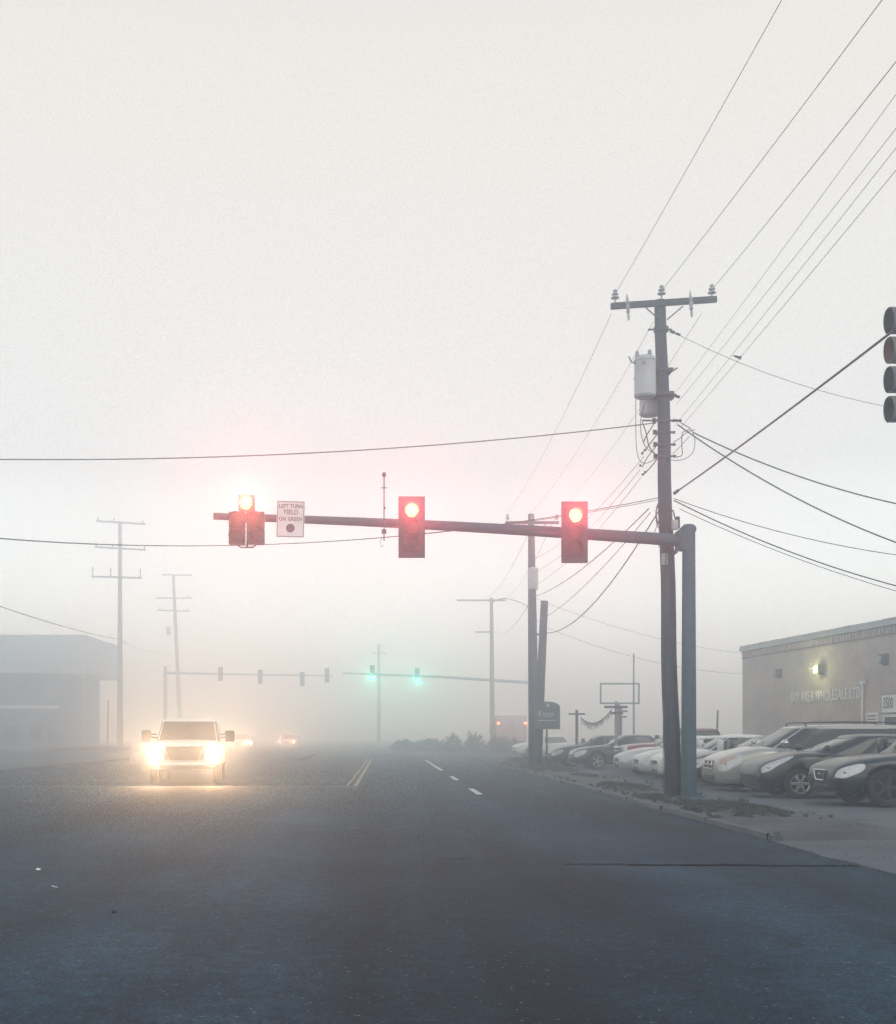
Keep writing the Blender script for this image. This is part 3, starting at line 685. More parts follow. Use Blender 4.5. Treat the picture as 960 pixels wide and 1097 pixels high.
wire(W(726, 455), ext(W(726, 455), P(960, 579, 24), 1.05), .22, .016, 'thick black cable falling from the rack to the right edge, the lower of two', M['wire'])
wire(W(742, 463), ext(W(742, 463), P(960, 538, 24), 1.05), .16, .015, 'thick black cable falling from the rack to the right edge, the upper of two', M['wire'])
wire(W(722, 534), ext(W(722, 534), P(960, 593, 24), 1.05), .15, .009, 'upper of three thinner cables falling from beside the mast top to the right edge', M['wire'])
wire(W(722, 536), ext(W(722, 536), P(960, 626, 24), 1.05), .16, .014, 'middle and thickest of three cables falling from beside the mast top to the right edge', M['wire'])
wire(W(728, 545), ext(W(728, 545), P(960, 632, 24), 1.05), .12, .008, 'lowest and thinnest of three cables falling from beside the mast top to the right edge', M['wire'])
wire(P(585, 672, 50), ext(P(585, 672, 50), P(795, 722, 54), 1.0), .4, .009, 'faint service wire from the short leaning pole to the brick building', M['wire_pale'])
wire(P(571, 640, 50), ext(P(571, 640, 50), P(796, 700, 54), 1.0), .35, .009, 'faint service wire from the taller second pole to the brick building roof', M['wire_pale'])

# ------------------------------------------------------------------ far masts and signals
DF = 108
def far_head(px, py, D, parent_name, label, lit=False, back=False, s=.46):
    c = P(px, py, D); t = empty('traffic_light', c, R(180) if back else 0, label, 'traffic light', 'distant traffic lights in the fog')
    lm = [M['lens_red'], M['lens_amb'], M['green_on'] if lit else M['lens_grn']]
    for k in range(3): section(t, 0, (1-k)*s, s, lm[k])
    if lit: spot('signal_lamp', (0, -.1, -s), (0, -1, 0), 420, (.0, 1.0, .68), 150, .4, .1, t)
    return t
t = empty('signal_mast', (P(578, 0, DF).x, DF, 0), 0, 'pale far signal mast reaching left with the two green lights', 'signal mast', 'distant signal masts')
b = MB(); b.tube([(0, 0, 0), (0, 0, P(0, 722, DF).z)], [.22, .17], 12); b.build('pole', M['galv_fogged'], t)
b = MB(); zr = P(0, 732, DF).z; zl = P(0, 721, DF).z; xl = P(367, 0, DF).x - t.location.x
b.tube([(0, 0, zr), (xl*.5, 0, zr+(zl-zr)*.62), (xl, 0, zl)], [.16, .13, .07], 10); b.build('arm', M['galv_fogged'], t)
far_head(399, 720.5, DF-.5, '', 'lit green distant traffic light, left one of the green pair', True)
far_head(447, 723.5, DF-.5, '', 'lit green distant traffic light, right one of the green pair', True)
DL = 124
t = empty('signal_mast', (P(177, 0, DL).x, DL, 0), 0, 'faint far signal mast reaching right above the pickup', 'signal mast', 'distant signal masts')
b = MB(); b.tube([(0, 0, 0), (0, 0, P(0, 714, DL).z)], [.24, .19], 12); b.build('pole', M['galv_fogged'], t)
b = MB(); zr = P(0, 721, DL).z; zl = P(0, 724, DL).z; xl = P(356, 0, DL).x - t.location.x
b.tube([(0, 0, zr), (xl, 0, zl)], [.15, .07], 10); b.build('arm', M['galv_fogged'], t)
for px, py, lb in ((236.5, 722, 'grey unlit distant traffic light, leftmost on the faint far mast'), (279, 725, 'grey unlit distant traffic light, second from left on the faint far mast'),
               (324, 727.5, 'grey unlit distant traffic light, third from left on the faint far mast'), (350.5, 723.5, 'grey unlit distant traffic light, rightmost on the faint far mast')):
    far_head(px, py, DL-.4, '', lb, False, True, .5)

# ------------------------------------------------------------------ arched teal sign on the pole
c = P(586, 766.5, 49.4)
t = empty('hanging_sign', (c.x, 49.4, c.z), 0, 'dark teal arched sign with small white marks fixed beside the two poles', 'sign')
w, h = .53, .54
pts2 = [(-w, -h), (w, -h), (w, h*.72)] + [(w*math.cos(a), h*.72+.2*math.sin(a)) for a in [PI*k/12 for k in range(1, 12)]] + [(-w, h*.72)]
b = MB(); b.loft([[(x, 0, z) for x, z in pts2], [(x, .08, z) for x, z in pts2]]); b.build('sign_panel', M['sign_teal'], t, smooth=False)
b = MB()
b.face([b.bm.verts.new(q) for q in ((-.05, -.004, .38), (.12, -.004, .38), (.035, -.004, .54))]); b.box((-.22, -.006, .02), (.3, -.001, .05)); b.box((-.22, -.006, .1), (.3, -.001, .12)); b.box((-.15, -.006, -.06), (.25, -.001, -.035))
b.box((-.38, -.006, -.22), (.4, -.001, -.19)); b.box((-.34, -.006, -.02), (-.28, -.001, .2))
b.build('markings', M['sign_lt'], t, smooth=False)
b = MB(); b.box((-w-.03, -.02, -h-.04), (w+.03, .1, -h), .01); b.tube([(-w, .04, -h-.02), (-w, .04, h*.9)], .03, 8); b.tube([(w, .04, -h-.02), (w, .04, h*.75)], .03, 8); b.build('frame', M['dark_metal'], t)
b = MB(); b.tube([(.0, .04, -h), (.0, .04, -c.z+.09)], .04, 8); b.build('post', M['dark_metal'], t)

# ------------------------------------------------------------------ vehicles
def pchip(keys, x):
    xs = [k[0] for k in keys]
    if x <= xs[0]: return keys[0][1:]
    if x >= xs[-1]: return keys[-1][1:]
    i = max(j for j in range(len(xs)) if xs[j] <= x); i = min(i, len(xs)-2); out = []
    for c in range(1, len(keys[0])):
        y = [k[c] for k in keys]; d = [(y[j+1]-y[j])/(xs[j+1]-xs[j]) for j in range(len(xs)-1)]
        def m(j):
            if j == 0: return d[0]
            if j == len(xs)-1: return d[-1]
            return 0 if d[j-1]*d[j] <= 0 else 2*d[j-1]*d[j]/(d[j-1]+d[j])
        hh = xs[i+1]-xs[i]; u = (x-xs[i])/hh
        out.append((2*u**3-3*u*u+1)*y[i]+(u**3-2*u*u+u)*hh*m(i)+(-2*u**3+3*u*u)*y[i+1]+(u**3-u*u)*hh*m(i+1))
    return out
def half_section(hw, zb, zt, crown, flare=.0):
    return [(0, zb), (.80*hw, zb), (.93*hw, zb+.05), (.985*hw, zb+.16), (1.0*hw, zb+.45*(zt-zb)), (.995*hw, zb+.62*(zt-zb)), (.975*hw, zt-.13), (.94*hw, zt-.06), (.88*hw, zt-.015), (.72*hw, zt+crown*.45), (.36*hw, zt+crown*.9), (0, zt+crown)]
class Car: pass
def make_car(name, label, cat, loc, rz, paint, g, group=None, lit=None, detail=True):
    """g: dict of the side profile, x runs from the nose (0) to the tail (L)."""
    t = empty(name, loc, rz, label, cat, group)
    L_, w = g['L'], g['W']/2; hn, cz, cx, belt, dz = g['hn'], g['cz'], g['cx'], g['belt'], g['dz']; zb = g.get('zb', .2)
    bx = g.get('box', 0.)
    keys = [(0, w*(.60+.24*bx), zb+.14-.06*bx, hn-.24+.12*bx, .0), (.06, w*(.79+.13*bx), zb+.05, hn-.12+.07*bx, .01), (.2, w*(.91+.055*bx), zb, hn-.02+.01*bx, .03), (.55, w*.975, zb, hn+(cz-hn)*.45, .045), (cx, w, zb, cz-.01, .04),
            ((cx+g['rx'])/2, w, zb, belt, .02), (g['rx'], w*.995, zb, dz, .03), (L_-.3, w*.97, zb+.03, dz-g.get('drop', .03), .03), (L_-.08, w*.9, zb+.08, dz-.1, .01), (L_, w*.78, zb+.14, dz-.3, 0)]
    def st(x): return pchip(keys, x)
    ns = 44; xs = sorted(set([L_*i/ns for i in range(ns+1)] + [.02, .04, .07, .11, .16, L_-.02, L_-.05, L_-.1]))
    rings = []
    for x in xs:
        hs = half_section(*st(x)); full = [(x, y, z) for y, z in hs] + [(x, -y, z) for y, z in hs[-2:0:-1]]
        rings.append(full)
    b = MB(); b.loft(rings); body = b.build('body', [paint, M['well'], M['black']], t, angle=50)
    # wheel arches
    wr = g['wr']; wx = (g['w1'], g['w2'])
    cb = MB()
    for x in wx:
        for s_ in (-1, 1):
            mt = at((x, s_*(w-.14), wr)) @ Matrix.Rotation(R(90), 4, 'X'); cb.lathe([(0, -.2), (wr+.055, -.2), (wr+.055, .2), (0, .2)], 32, mt)
    cut = cb.build('cutter', M['well'], None)
    md = body.modifiers.new('b', 'BOOLEAN'); md.object = cut; md.operation = 'DIFFERENCE'; md.solver = 'EXACT'
    cut.parent = None; body.parent = None
    bpy.context.view_layer.update()
    dg = bpy.context.evaluated_depsgraph_get(); me = bpy.data.meshes.new_from_object(body.evaluated_get(dg)); body.modifiers.clear()
    old = body.data; body.data = me; bpy.data.meshes.remove(old); bpy.data.objects.remove(cut); body.parent = t
    for p in me.polygons:
        c = p.center
        for x in wx:
            if math.hypot(c.x-x, c.z-wr) < wr+.05 and abs(c.y) < w+.1 and abs(c.y) > w-.36:
                # side skin is outside the arch, so everything here is inside it
                p.material_index = 1
    # glasshouse
    Wt = g.get('wt', .76); roof = g['H']; gt = roof-.085
    x0b, x1b, x0t, x1t = cx-.06, g['rx']+.04, g['fx'], g['rt']
    zb_ = min(belt, cz, dz)-.06; e = g.get('sq', 4.5)
    def G(a, v, off=0.):
        vv = v; x0 = x0b+(x0t-x0b)*vv; x1 = x1b+(x1t-x1b)*vv; bw = w*(.93+(Wt-.93)*(vv**1.15))
        ca, sa = math.cos(a), math.sin(a)
        r1 = abs(ca)**(2/e)*(1 if ca > 0 else -1); r2 = abs(sa)**(2/e)*(1 if sa > 0 else -1)
        return Vector(((x0+x1)/2+(x1-x0)/2*r1*(1+off/((x1-x0)/2)), bw*r2*(1+off/bw), zb_+(gt-zb_)*v))
    na = 56; b = MB(); b.loft([[G(2*PI*k/na, v/7) for k in range(na)] for v in range(8)]); b.build('windows', M['glass'], t, angle=40)
    b = MB(); rr_ = [[G(2*PI*k/na, .955, .010) for k in range(na)], [G(2*PI*k/na, 1.0, .008) for k in range(na)]]
    cxm = (x0t+x1t)/2
    for q, dzz in ((.965, .022), (.90, .042), (.75, .062), (.5, .077), (.2, .085)):
        rr_.append([Vector((cxm+(p.x-cxm)*q, p.y*q, gt+dzz)) for p in rr_[1]])
    b.loft(rr_); b.build('roof', paint, t, angle=40)
    def strip(a0, a1, v0, v1, nm='pillar', m=paint, off=.008):
        b = MB(); rows = []
        for j in range(7):
            v = v0+(v1-v0)*j/6; rows.append([b.bm.verts.new(G(a0+(a1-a0)*k/3, v, off)) for k in range(4)] + [b.bm.verts.new(G(a0+(a1-a0)*k/3, v, -.01)) for k in (3, 2, 1, 0)])
        for r0, r1 in zip(rows, rows[1:]):
            for k in range(8): b.face([r0[k], r0[(k+1) % 8], r1[(k+1) % 8], r1[k]])
        b.face(rows[0][::-1]); b.face(rows[-1]); return b.build(nm, m, t)
    af = g.get('af', R(43)); ar = g.get('arr', R(40)); apw = g.get('apw', .05)
    for s_ in (1, -1):
        strip(s_*(PI-af-apw), s_*(PI-af+apw), 0, 1, 'pillar')
        strip(s_*(ar-g.get('cpw', .1)), s_*(ar+g.get('cpw', .1)), 0, 1, 'pillar')
        for ab in g.get('bp', (R(92),)): strip(s_*(ab-.025), s_*(ab+.025), 0, 1, 'pillar', M['black'], .004)
    # wheels
    for x in wx:
        for s_ in (-1, 1):
            yc = s_*(w-.125); mt = at((x, yc, wr)) @ Matrix.Rotation(R(90)*s_, 4, 'X')
            b = MB(); b.lathe([(wr*.64, -.095), (wr*.9, -.105), (wr*.98, -.08), (wr, -.03), (wr, .03), (wr*.98, .08), (wr*.9, .105), (wr*.68, .1), (wr*.64, .08)], 32, mt); ty = b.build('wheel', M['tyre'], t)
            b = MB(); b.lathe([(wr*.66, -.1), (wr*.69, -.102), (wr*.68, -.085), (wr*.6, -.06), (wr*.6, .08)], 32, mt)
            nsp = g.get('sp', 5)
            for k in range(nsp):
                m2 = mt @ Matrix.Rotation(2*PI*k/nsp, 4, 'Z'); b.box((.03, -.032, -.085), (wr*.62, .032, -.06), .006, m2)
            b.lathe([(0, -.095), (.045, -.093), (.06, -.07), (.06, -.05)], 16, mt); b.build('rim', M['rim'] if g.get('rimc', 1) else M['dark_metal'], ty)
            b = MB(); b.lathe([(0, -.03), (wr*.6, -.03)], 24, mt); b.build('brake_disc', M['well'], ty)
    if not detail: pass
    # lamps, grille, bumper
    def surf(x, u):
        hs = half_section(*st(x)); i = min(int(u), 10); f = u-i; return Vector((x, hs[i][0]+(hs[i+1][0]-hs[i][0])*f, hs[i][1]+(hs[i+1][1]-hs[i][1])*f))
    def patch(nm, m, x0, x1, lo0, lo1, hi0, hi1, s_, off=.006, par=None):
        b = MB(); n1, n2 = 12, 6; O = []; I = []
        for i in range(n1+1):
            x = x0+(x1-x0)*i/n1; q = i/n1; ro = []; ri = []; e0 = .5*(1-(2*q-1)**6)
            for j in range(n2+1):
                lo = lo0+(lo1-lo0)*q; hi = hi0+(hi1-hi0)*q; mid_ = (lo+hi)/2; u = mid_+(lo+(hi-lo)*j/n2-mid_)*(.55+.9*e0)
                p = surf(x, u); dx_ = surf(x+.01, u)-p; du = surf(x, u+.05)-p; nn = dx_.cross(du)
                if nn.length < 1e-9: nn = Vector((0, 1, 0))
                nn.normalize()
                if nn.y < 0: nn = -nn
                a, c = p+nn*off, p-nn*.02; ro.append(b.bm.verts.new((a.x, s_*a.y, a.z))); ri.append(b.bm.verts.new((c.x, s_*c.y, c.z)))
            O.append(ro); I.append(ri)
        for i in range(n1):
            for j in range(n2): b.face([O[i][j], O[i+1][j], O[i+1][j+1], O[i][j+1]]); b.face([I[i][j], I[i][j+1], I[i+1][j+1], I[i+1][j]])
            for j in (0, n2): b.face([O[i][j], O[i+1][j], I[i+1][j], I[i][j]])
        for j in range(n2):
            for i in (0, n1): b.face([O[i][j], O[i][j+1], I[i][j+1], I[i][j]])
        return b.build(nm, m, par or t)
    for s_ in (-1, 1):
        if bx < .75:
            hp = g.get('lampp', (.02, .50, 4.1, 5.6, 7.5, 7.1))
            hl = patch('headlight', M['lamp'] if lit is None else lit, *hp, s_)
            if g.get('amber'): patch('turn_signal', M['amber'], hp[0]+.02, hp[1]-.16, (hp[2]+hp[4])/2, (hp[3]+hp[5])/2, hp[4]-.1, hp[5]-.1, s_, .010)
            b = MB(); p_ = surf(hp[0]+.13, (hp[2]+hp[4])/2+.1); b.ellipsoid((p_.x-.0, s_*p_.y, p_.z), (.03, .035, .035), 12, 8); b.build('reflector', M['chrome'], hl)
            continue
        hx, hy, hz = g.get('lamp', (.17, .74, hn-.15)); lr = g.get('lampr', (.13, .19, .085))
        mt = at((hx, s_*hy*w, hz)) @ Matrix.Rotation(-s_*R(g.get('lampa', 24)), 4, 'Z') @ Matrix.Rotation(R(g.get('lampb', -8)), 4, 'Y')
        b = MB()
        if bx > .5: b.box((-lr[0], -lr[1], -lr[2]), (lr[0], lr[1], lr[2]), .03, mt)
        else: b.ellipsoid((0, 0, 0), lr, 18, 12, mt)
        b.build('headlight', lit or M['lamp'], t)
    gw, g0, g1, gx = g.get('grille', (.40, hn-.28, hn-.17, -.012))
    b = MB(); b.box((gx, -gw*w, g0), (gx+.16, gw*w, g1), .03); gr = b.build('grille', M['black'], t)
    b = MB(); xx = gx-.006
    for (y0, z0, y1, z1) in g.get('bars', ((-gw, g1, gw, g1), (-gw, g0, gw, g0))):
        b.tube([(xx+.0, y0*w, z0), (xx-.012, (y0+y1)*w/2, (z0+z1)/2), (xx+.0, y1*w, z1)], g.get('barr', .014), 6)
    b.build('grille_bars', M['chrome'] if not g.get('bars_paint') else paint, gr)
    ig = g.get('intake', (.42, zb+.07, zb+.17))
    b = MB(); b.box((-.006, -ig[0]*w, ig[1]), (.2, ig[0]*w, ig[2]), .02); b.build('bumper_intake', M['black'], t)
    if g.get('fog', True):
        for s_ in (-1, 1):
            b = MB(); b.ellipsoid((.10, s_*w*.70, zb+.15), (.05, .07, .045), 12, 8); b.build('fog_lamp', M['lamp'], t)
    if g.get('plate', False):
        z = g['platez']; b = MB(); b.box((-.035, -.16, z-.08), (-.022, .16, z+.08), .004); b.build('number_plate', M['plate'], t)
    mr = g.get('mir', (.10, .09, .07))
    for s_ in (-1, 1):
        mx = cx+g.get('mx', .42); mz = belt+.10; b = MB()
        if bx > .5: b.box((mx-.08, s_*(w+.20)-.14, mz-.14), (mx+.06, s_*(w+.20)+.14, mz+.20), .04); b.tube([(mx+.05, s_*(w*.9), mz-.02), (mx, s_*(w+.12), mz)], .03, 8); b.tube([(mx+.05, s_*(w*.9), mz+.08), (mx, s_*(w+.12), mz+.08)], .025, 8)
        else: b.ellipsoid((mx, s_*(w+.07), mz), mr, 14, 10); b.tube([(mx+.03, s_*w*.9, mz-.05), (mx+.02, s_*(w+.04), mz-.02)], .025, 6)
        b.build('wing_mirror', g.get('mirm', paint), t)
    # door gaps, handles and sills, drawn on the flanks
    b = MB()
    for x in g.get('doors', ()):
        hw_, zb2, zt2, cr = st(x)
        for s_ in (-1, 1):
            hs = half_section(hw_, zb2, zt2, cr)[2:9]; b.tube([(x + .10*(z-zb2)*0, s_*(y+.0012), z) for y, z in hs], .006, 5)
    for s_ in (-1, 1):
        xs_ = [g['w1']+wr+.1, (g['w1']+g['w2'])/2, g['w2']-wr-.1]
        b.tube([(x, s_*(st(x)[0]*.985+.004), st(x)[1]+.13) for x in xs_], .022, 6)
    b.build('side_trim', M['black'], t)
    for x in g.get('handles', ()):
        for s_ in (-1, 1):
            hw_, zb2, zt2, cr = st(x); b = MB(); b.tube([(x-.09, s_*(hw_*.985), zt2-.16), (x, s_*(hw_*.985+.03), zt2-.155), (x+.09, s_*(hw_*.985), zt2-.16)], .014, 6); b.build('door_handle', g.get('handm', paint), t)
    for s_ in (-1, 1):
        b = MB(); b.ellipsoid((L_-.08, s_*w*.78, dz-.16), (.08, .16, .10), 12, 8); b.build('tail_light', M['lens_red'], t)
    # wipers
    b = MB()
    for y0 in (-.35, .25):
        b.tube([(cx-.02, y0*w-.0, cz+.035), ((cx+x0t)/2-.12, (y0+.5)*w, (cz+.035)*.75+roof*.25)], .009, 5)
    b.build('wiper', M['black'], t)
    return t
LZ = .022
sedan = dict(box=.62, L=4.7, W=1.80, H=1.40, hn=.80, cz=.95, cx=1.28, belt=.95, dz=.98, fx=2.05, rt=3.25, rx=4.0, wr=.325, w1=.93, w2=3.62, doors=(1.5, 2.55, 3.45), handles=(2.35, 3.25))
def G_(base, **k): d = dict(base); d.update(k); return d
hatch = G_(sedan, L=4.45, W=1.73, H=1.42, hn=.80, cz=1.0, cx=1.02, belt=1.0, dz=1.08, fx=2.15, rt=3.55, rx=4.28, wr=.325, w1=.88, w2=3.58, lamp=(.42, .80, .80), lampr=(.30, .12, .085), box=.5, lampp=(.06, .74, 4.9, 7.2, 7.7, 8.3), grille=(.25, .46, .52, -.012), bars=(), sp=6, apw=.04)
suv = G_(sedan, L=4.75, W=1.88, H=1.60, hn=.84, cz=1.0, cx=1.30, belt=1.03, dz=1.06, fx=2.02, rt=3.9, rx=4.5, wr=.37, w1=.94, w2=3.76, zb=.26, lamp=(.20, .76, .78), lampr=(.20, .20, .082), lampa=36,
         box=.55, lampp=(.02, .52, 4.3, 5.4, 7.4, 7.0), grille=(.30, .50, .70, -.015), bars=((-.30, .70, .30, .70), (-.22, .50, .22, .50), (-.30, .70, -.22, .50), (.30, .70, .22, .50), (-.05, .62, .05, .62)), barr=.018)
van = G_(sedan, L=5.10, W=1.96, H=1.66, hn=.88, cz=1.08, cx=1.12, belt=1.10, dz=1.12, fx=1.98, rt=4.72, rx=5.0, wr=.335, w1=.96, w2=4.0, zb=.2, box=.5, lampp=(.02, .56, 3.9, 5.3, 7.7, 7.5), lamp=(.16, .74, .78), lampr=(.17, .21, .085), amber=True, lampa=26,
         grille=(.34, .56, .76, -.015), bars=((-.34, .66, .34, .66), (0, .56, 0, .76), (-.34, .76, .34, .76), (-.34, .56, .34, .56), (-.34, .56, -.34, .76), (.34, .56, .34, .76)), barr=.016, doors=(1.6, 2.65, 3.9), handles=(2.5, 2.85), mirm=M['chrome'], mir=(.10, .11, .085), bp=(R(105), R(70)), intake=(.52, .27, .40), sq=5.5, wt=.80, fog=False)
pick = dict(L=5.9, W=2.04, H=1.93, hn=1.13, cz=1.25, cx=1.42, belt=1.25, dz=1.27, fx=2.08, rt=3.75, rx=4.0, wr=.41, w1=1.0, w2=4.75, zb=.42, box=1., sq=7, wt=.80, af=R(44), lamp=(.10, .80, .93), lampr=(.07, .22, .17), lampa=4, lampb=0,
            grille=(.54, .70, 1.08, -.03), bars=((-.54, 1.08, .54, 1.08), (-.54, 1.08, -.40, .70), (.54, 1.08, .40, .70)), barr=.02, intake=(.5, .50, .60), plate=True, platez=.60, mirm=M['black'], doors=(1.75, 2.85, 3.9), handles=(2.7, 3.7), fog=False, drop=.0, mx=.35)

car_group = 'cars parked in a row facing the road'
def row(name, label, cat, Xf, D, paint, g, **k):
    return make_car(name, label, cat, (Xf, D+g['W']/2, LZ), k.pop('rz', 0), paint, g, car_group, **k)
row('parked_car', 'black crossover with a silver framed grille, cut off by the right edge', 'car', 8.65, 22.3, M['p_navy'], G_(suv, rimc=0))
row('parked_car', 'black hatchback with slanted headlights between the champagne minivan and the black crossover', 'car', 8.15, 25.4, M['p_black'], hatch)
tv = row('parked_car', 'champagne minivan with roof rack and cross shaped grille', 'minivan', 8.1, 28.3, M['p_gold'], van)
b = MB()
for s_ in (-1, 1): b.tube(curve_pts([(2.2, s_*.66, 1.60), (2.35, s_*.66, 1.70), (4.3, s_*.66, 1.70), (4.45, s_*.66, 1.60)]), .018, 6)
for x in (2.6, 4.0): b.tube([(x, -.66, 1.70), (x, .66, 1.70)], .014, 6)
b.build('roof_rack', M['dark_metal'], tv)
row('parked_car', 'dark grey sedan left of the champagne minivan', 'car', 8.25, 31.4, M['p_char'], G_(sedan, cx=1.2))
row('parked_car', 'white sedan behind the signal mast pole, nearest of the pale cars', 'car', 8.1, 34.4, M['p_white'], G_(sedan, W=1.78, H=1.42))
row('parked_car', 'white compact car, middle of the three pale cars left of the utility pole', 'car', 8.15, 37.2, M['p_cream'], G_(sedan, L=4.5, rx=3.9, H=1.38, hn=.77))
row('parked_car', 'silver beige sedan, leftmost and farthest of the three pale cars', 'car', 8.05, 39.9, M['p_silver'], G_(sedan, hn=.76, H=1.38))
row('parked_car', 'maroon pickup with a white grille area parked beyond the pale cars', 'pickup', 8.75, 43.2, M['p_red'], G_(pick, L=5.4, W=1.9, H=1.68, hn=.98, cz=1.08, belt=1.10, dz=1.12, wr=.36, zb=.32, rx=3.9, rt=3.65, w2=4.3, lamp=(.10, .80, .82), grille=(.5, .66, .92, -.02), bars=((-.5, .92, .5, .92), (-.5, .8, .5, .8)), platez=.5, box=.8))
row('parked_car', 'dark grey sedan with bright rims beyond the maroon pickup', 'car', 7.65, 47.4, M['p_char'], G_(sedan, W=1.85, H=1.42, wr=.34))
row('parked_car', 'black sedan, farthest in the parked row beside the short pole', 'car', 7.3, 51.4, M['p_navy'], G_(sedan, hn=.76))
make_car('parked_car', 'small white car showing between the street lamp pole and the two poles', 'car', (P(551, 0, 78).x, 78, 0), R(8), M['p_white'], G_(sedan, L=4.2, rx=3.7), None)

# oncoming pickup
PX = -5.70
tp = make_car('oncoming_pickup', 'white pickup truck with bright headlights waiting at the stop line', 'pickup', (PX, 32.9, .004), R(96), M['p_white'], pick, None, lit=M['head_on'])
b = MB(); b.tube([(-.06, -.98, .60), (-.12, -.5, .58), (-.13, 0, .58), (-.12, .5, .58), (-.06, .98, .60)], .115, 12); b.build('bumper', M['chrome'], tp)
b = MB(); b.tube([(-.06, -.14, .94), (-.06, 0, .97), (-.06, .14, .94), (-.06, 0, .91), (-.06, -.14, .94)], .02, 6); b.build('badge', M['chrome'], tp)
b = MB(); b.ellipsoid((1.9, 0, 1.78), (.02, .11, .035)); b.build('rear_view_mirror', M['black'], tp)
HW = (1.0, .60, .32)
for s_ in (-1, 1):
    spot('headlamp_light', (-.22, s_*.88, .93), (-1, s_*.06, -.10), 370, HW, 140, .7, .1, tp)
    b = MB(); b.ellipsoid((-.12, s_*.74, .56), (.04, .09, .06), 12, 8); b.build('fog_lamp', M['head_on'], tp)
    spot('fog_light', (-.3, s_*.74, .56), (-1, s_*.1, -.12), 90, HW, 140, .7, .1, tp)
# distant oncoming cars
for (px, D, lb, pt_, rr) in ((255, 112, 'distant oncoming car with warm headlights just right of the pickup', 'p_silver', 90), (307.5, 135, 'distant oncoming car with pinkish headlights under the far mast', 'p_silver', 90)):
    t = make_car('oncoming_car', lb, 'car', (P(px, 0, D).x, D, .004), R(rr), M[pt_], G_(suv, L=4.6), 'distant oncoming cars in the fog', lit=M['head_far'])
    for s_ in (-1, 1): spot('headlamp_light', (-.05, s_*.6, .8), (-1, 0, 0), 330, (1, .55, .35), 120, .5, .1, t)
# box truck seen from behind on the cross street
DT = 99
t = empty('box_truck', (P(548.5, 0, DT).x, DT, .0), 0, 'pale reddish box truck with two red lights fading into the fog', 'truck')
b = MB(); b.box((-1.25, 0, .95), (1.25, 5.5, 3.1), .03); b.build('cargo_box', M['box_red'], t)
b = MB(); b.box((-1.1, .02, .6), (1.1, 5.4, .93), .01); b.box((-1.2, -.08, .55), (1.2, .0, .7), .01); b.build('chassis', M['dark_metal'], t)
b = MB(); b.loft([[(x, y, z) for x, z in ((-1.05, .6), (1.05, .6), (1.05, 1.5), (.9, 2.35), (-.9, 2.35), (-1.05, 1.5))] for y in (5.6, 7.2)]); b.build('cab', M['p_white'], t)
for x in (-1.0, 1.0):
    for y in (1.4, 6.2):
        b = MB(); b.lathe([(0, -.15), (.42, -.15), (.46, -.1), (.46, .1), (.42, .15), (0, .15)], 20, at((x, y, .46)) @ Matrix.Rotation(R(90), 4, 'Y')); b.build('wheel', M['tyre'], t)
    b = MB(); b.ellipsoid((x*1.15, -.04, 2.45), (.11, .05, .11), 12, 8); b.build('marker_light', M['red_far'], t)
    spot('marker_lamp', (x*1.15, -.12, 2.45), (0, -1, 0), 60, (1, .25, .15), 150, .4, .08, t)
b = MB(); b.box((-.01, -.012, 1.0), (.01, -.002, 3.0)); b.box((-1.1, -.012, 1.0), (-1.06, -.002, 3.0)); b.box((1.06, -.012, 1.0), (1.1, -.002, 3.0)); b.build('rear_door_frame', M['trim_d'], t, smooth=False)

# ------------------------------------------------------------------ brick building on the right
A = Vector((P(795.5, 0, 54).x, 54)); Bp = Vector((P(960, 0, 40.7).x, 40.7))
dv = (Bp-A).normalized(); ang = math.atan2(dv.y, dv.x)
# local frame : x along the facade from the far corner towards the camera side, -y out to the road
bt = empty('brick_building', (A.x, A.y, .09), ang, 'pinkish brick shop building with white wall lettering behind the parked cars', 'building')
HB = 5.41
def hit(px):      # local x on the facade for a photo column
    # solve A.x + dv.x*s = k*(A.y + dv.y*s)
    k = (px-HX)/F; return (k*A.y-A.x)/(dv.x-k*dv.y)
def hz(px, py):
    s_ = hit(px); D = A.y+dv.y*s_; return CH+(HY-py)*D/F-.09
LB = 26.
b = MB(); b.box((0, 0, 0), (LB, 16, HB-.22)); b.build('wall', M['brick'], bt, smooth=False)
b = MB(); b.box((-.10, -.12, HB-.217), (LB, 16.1, HB-.06)); b.box((-.06, -.07, HB-.057), (LB, 16.05, HB), .0)
x = 0.
while x < 16:
    wv = random.uniform(.6, 1.4); b.box((x, -.14, HB-.045+random.uniform(-.01, .01)), (x+wv-.08, -.073, HB+.015+random.uniform(0, .015))); x += wv
b.build('parapet_coping', M['trim'], bt, smooth=False)
b = MB(); x = .05
while x < 22:
    b.box((x, -.05, HB-.50), (x+.09, -.003, HB-.26)); x += .24
b.build('dentil_course', M['brick'], bt, smooth=False)
b = MB(); b.box((0, -.035, HB-.257), (LB, -.003, HB-.222)); b.box((0, -.035, HB-.56), (LB, -.003, HB-.51)); b.build('string_course', M['trim_d'], bt, smooth=False)
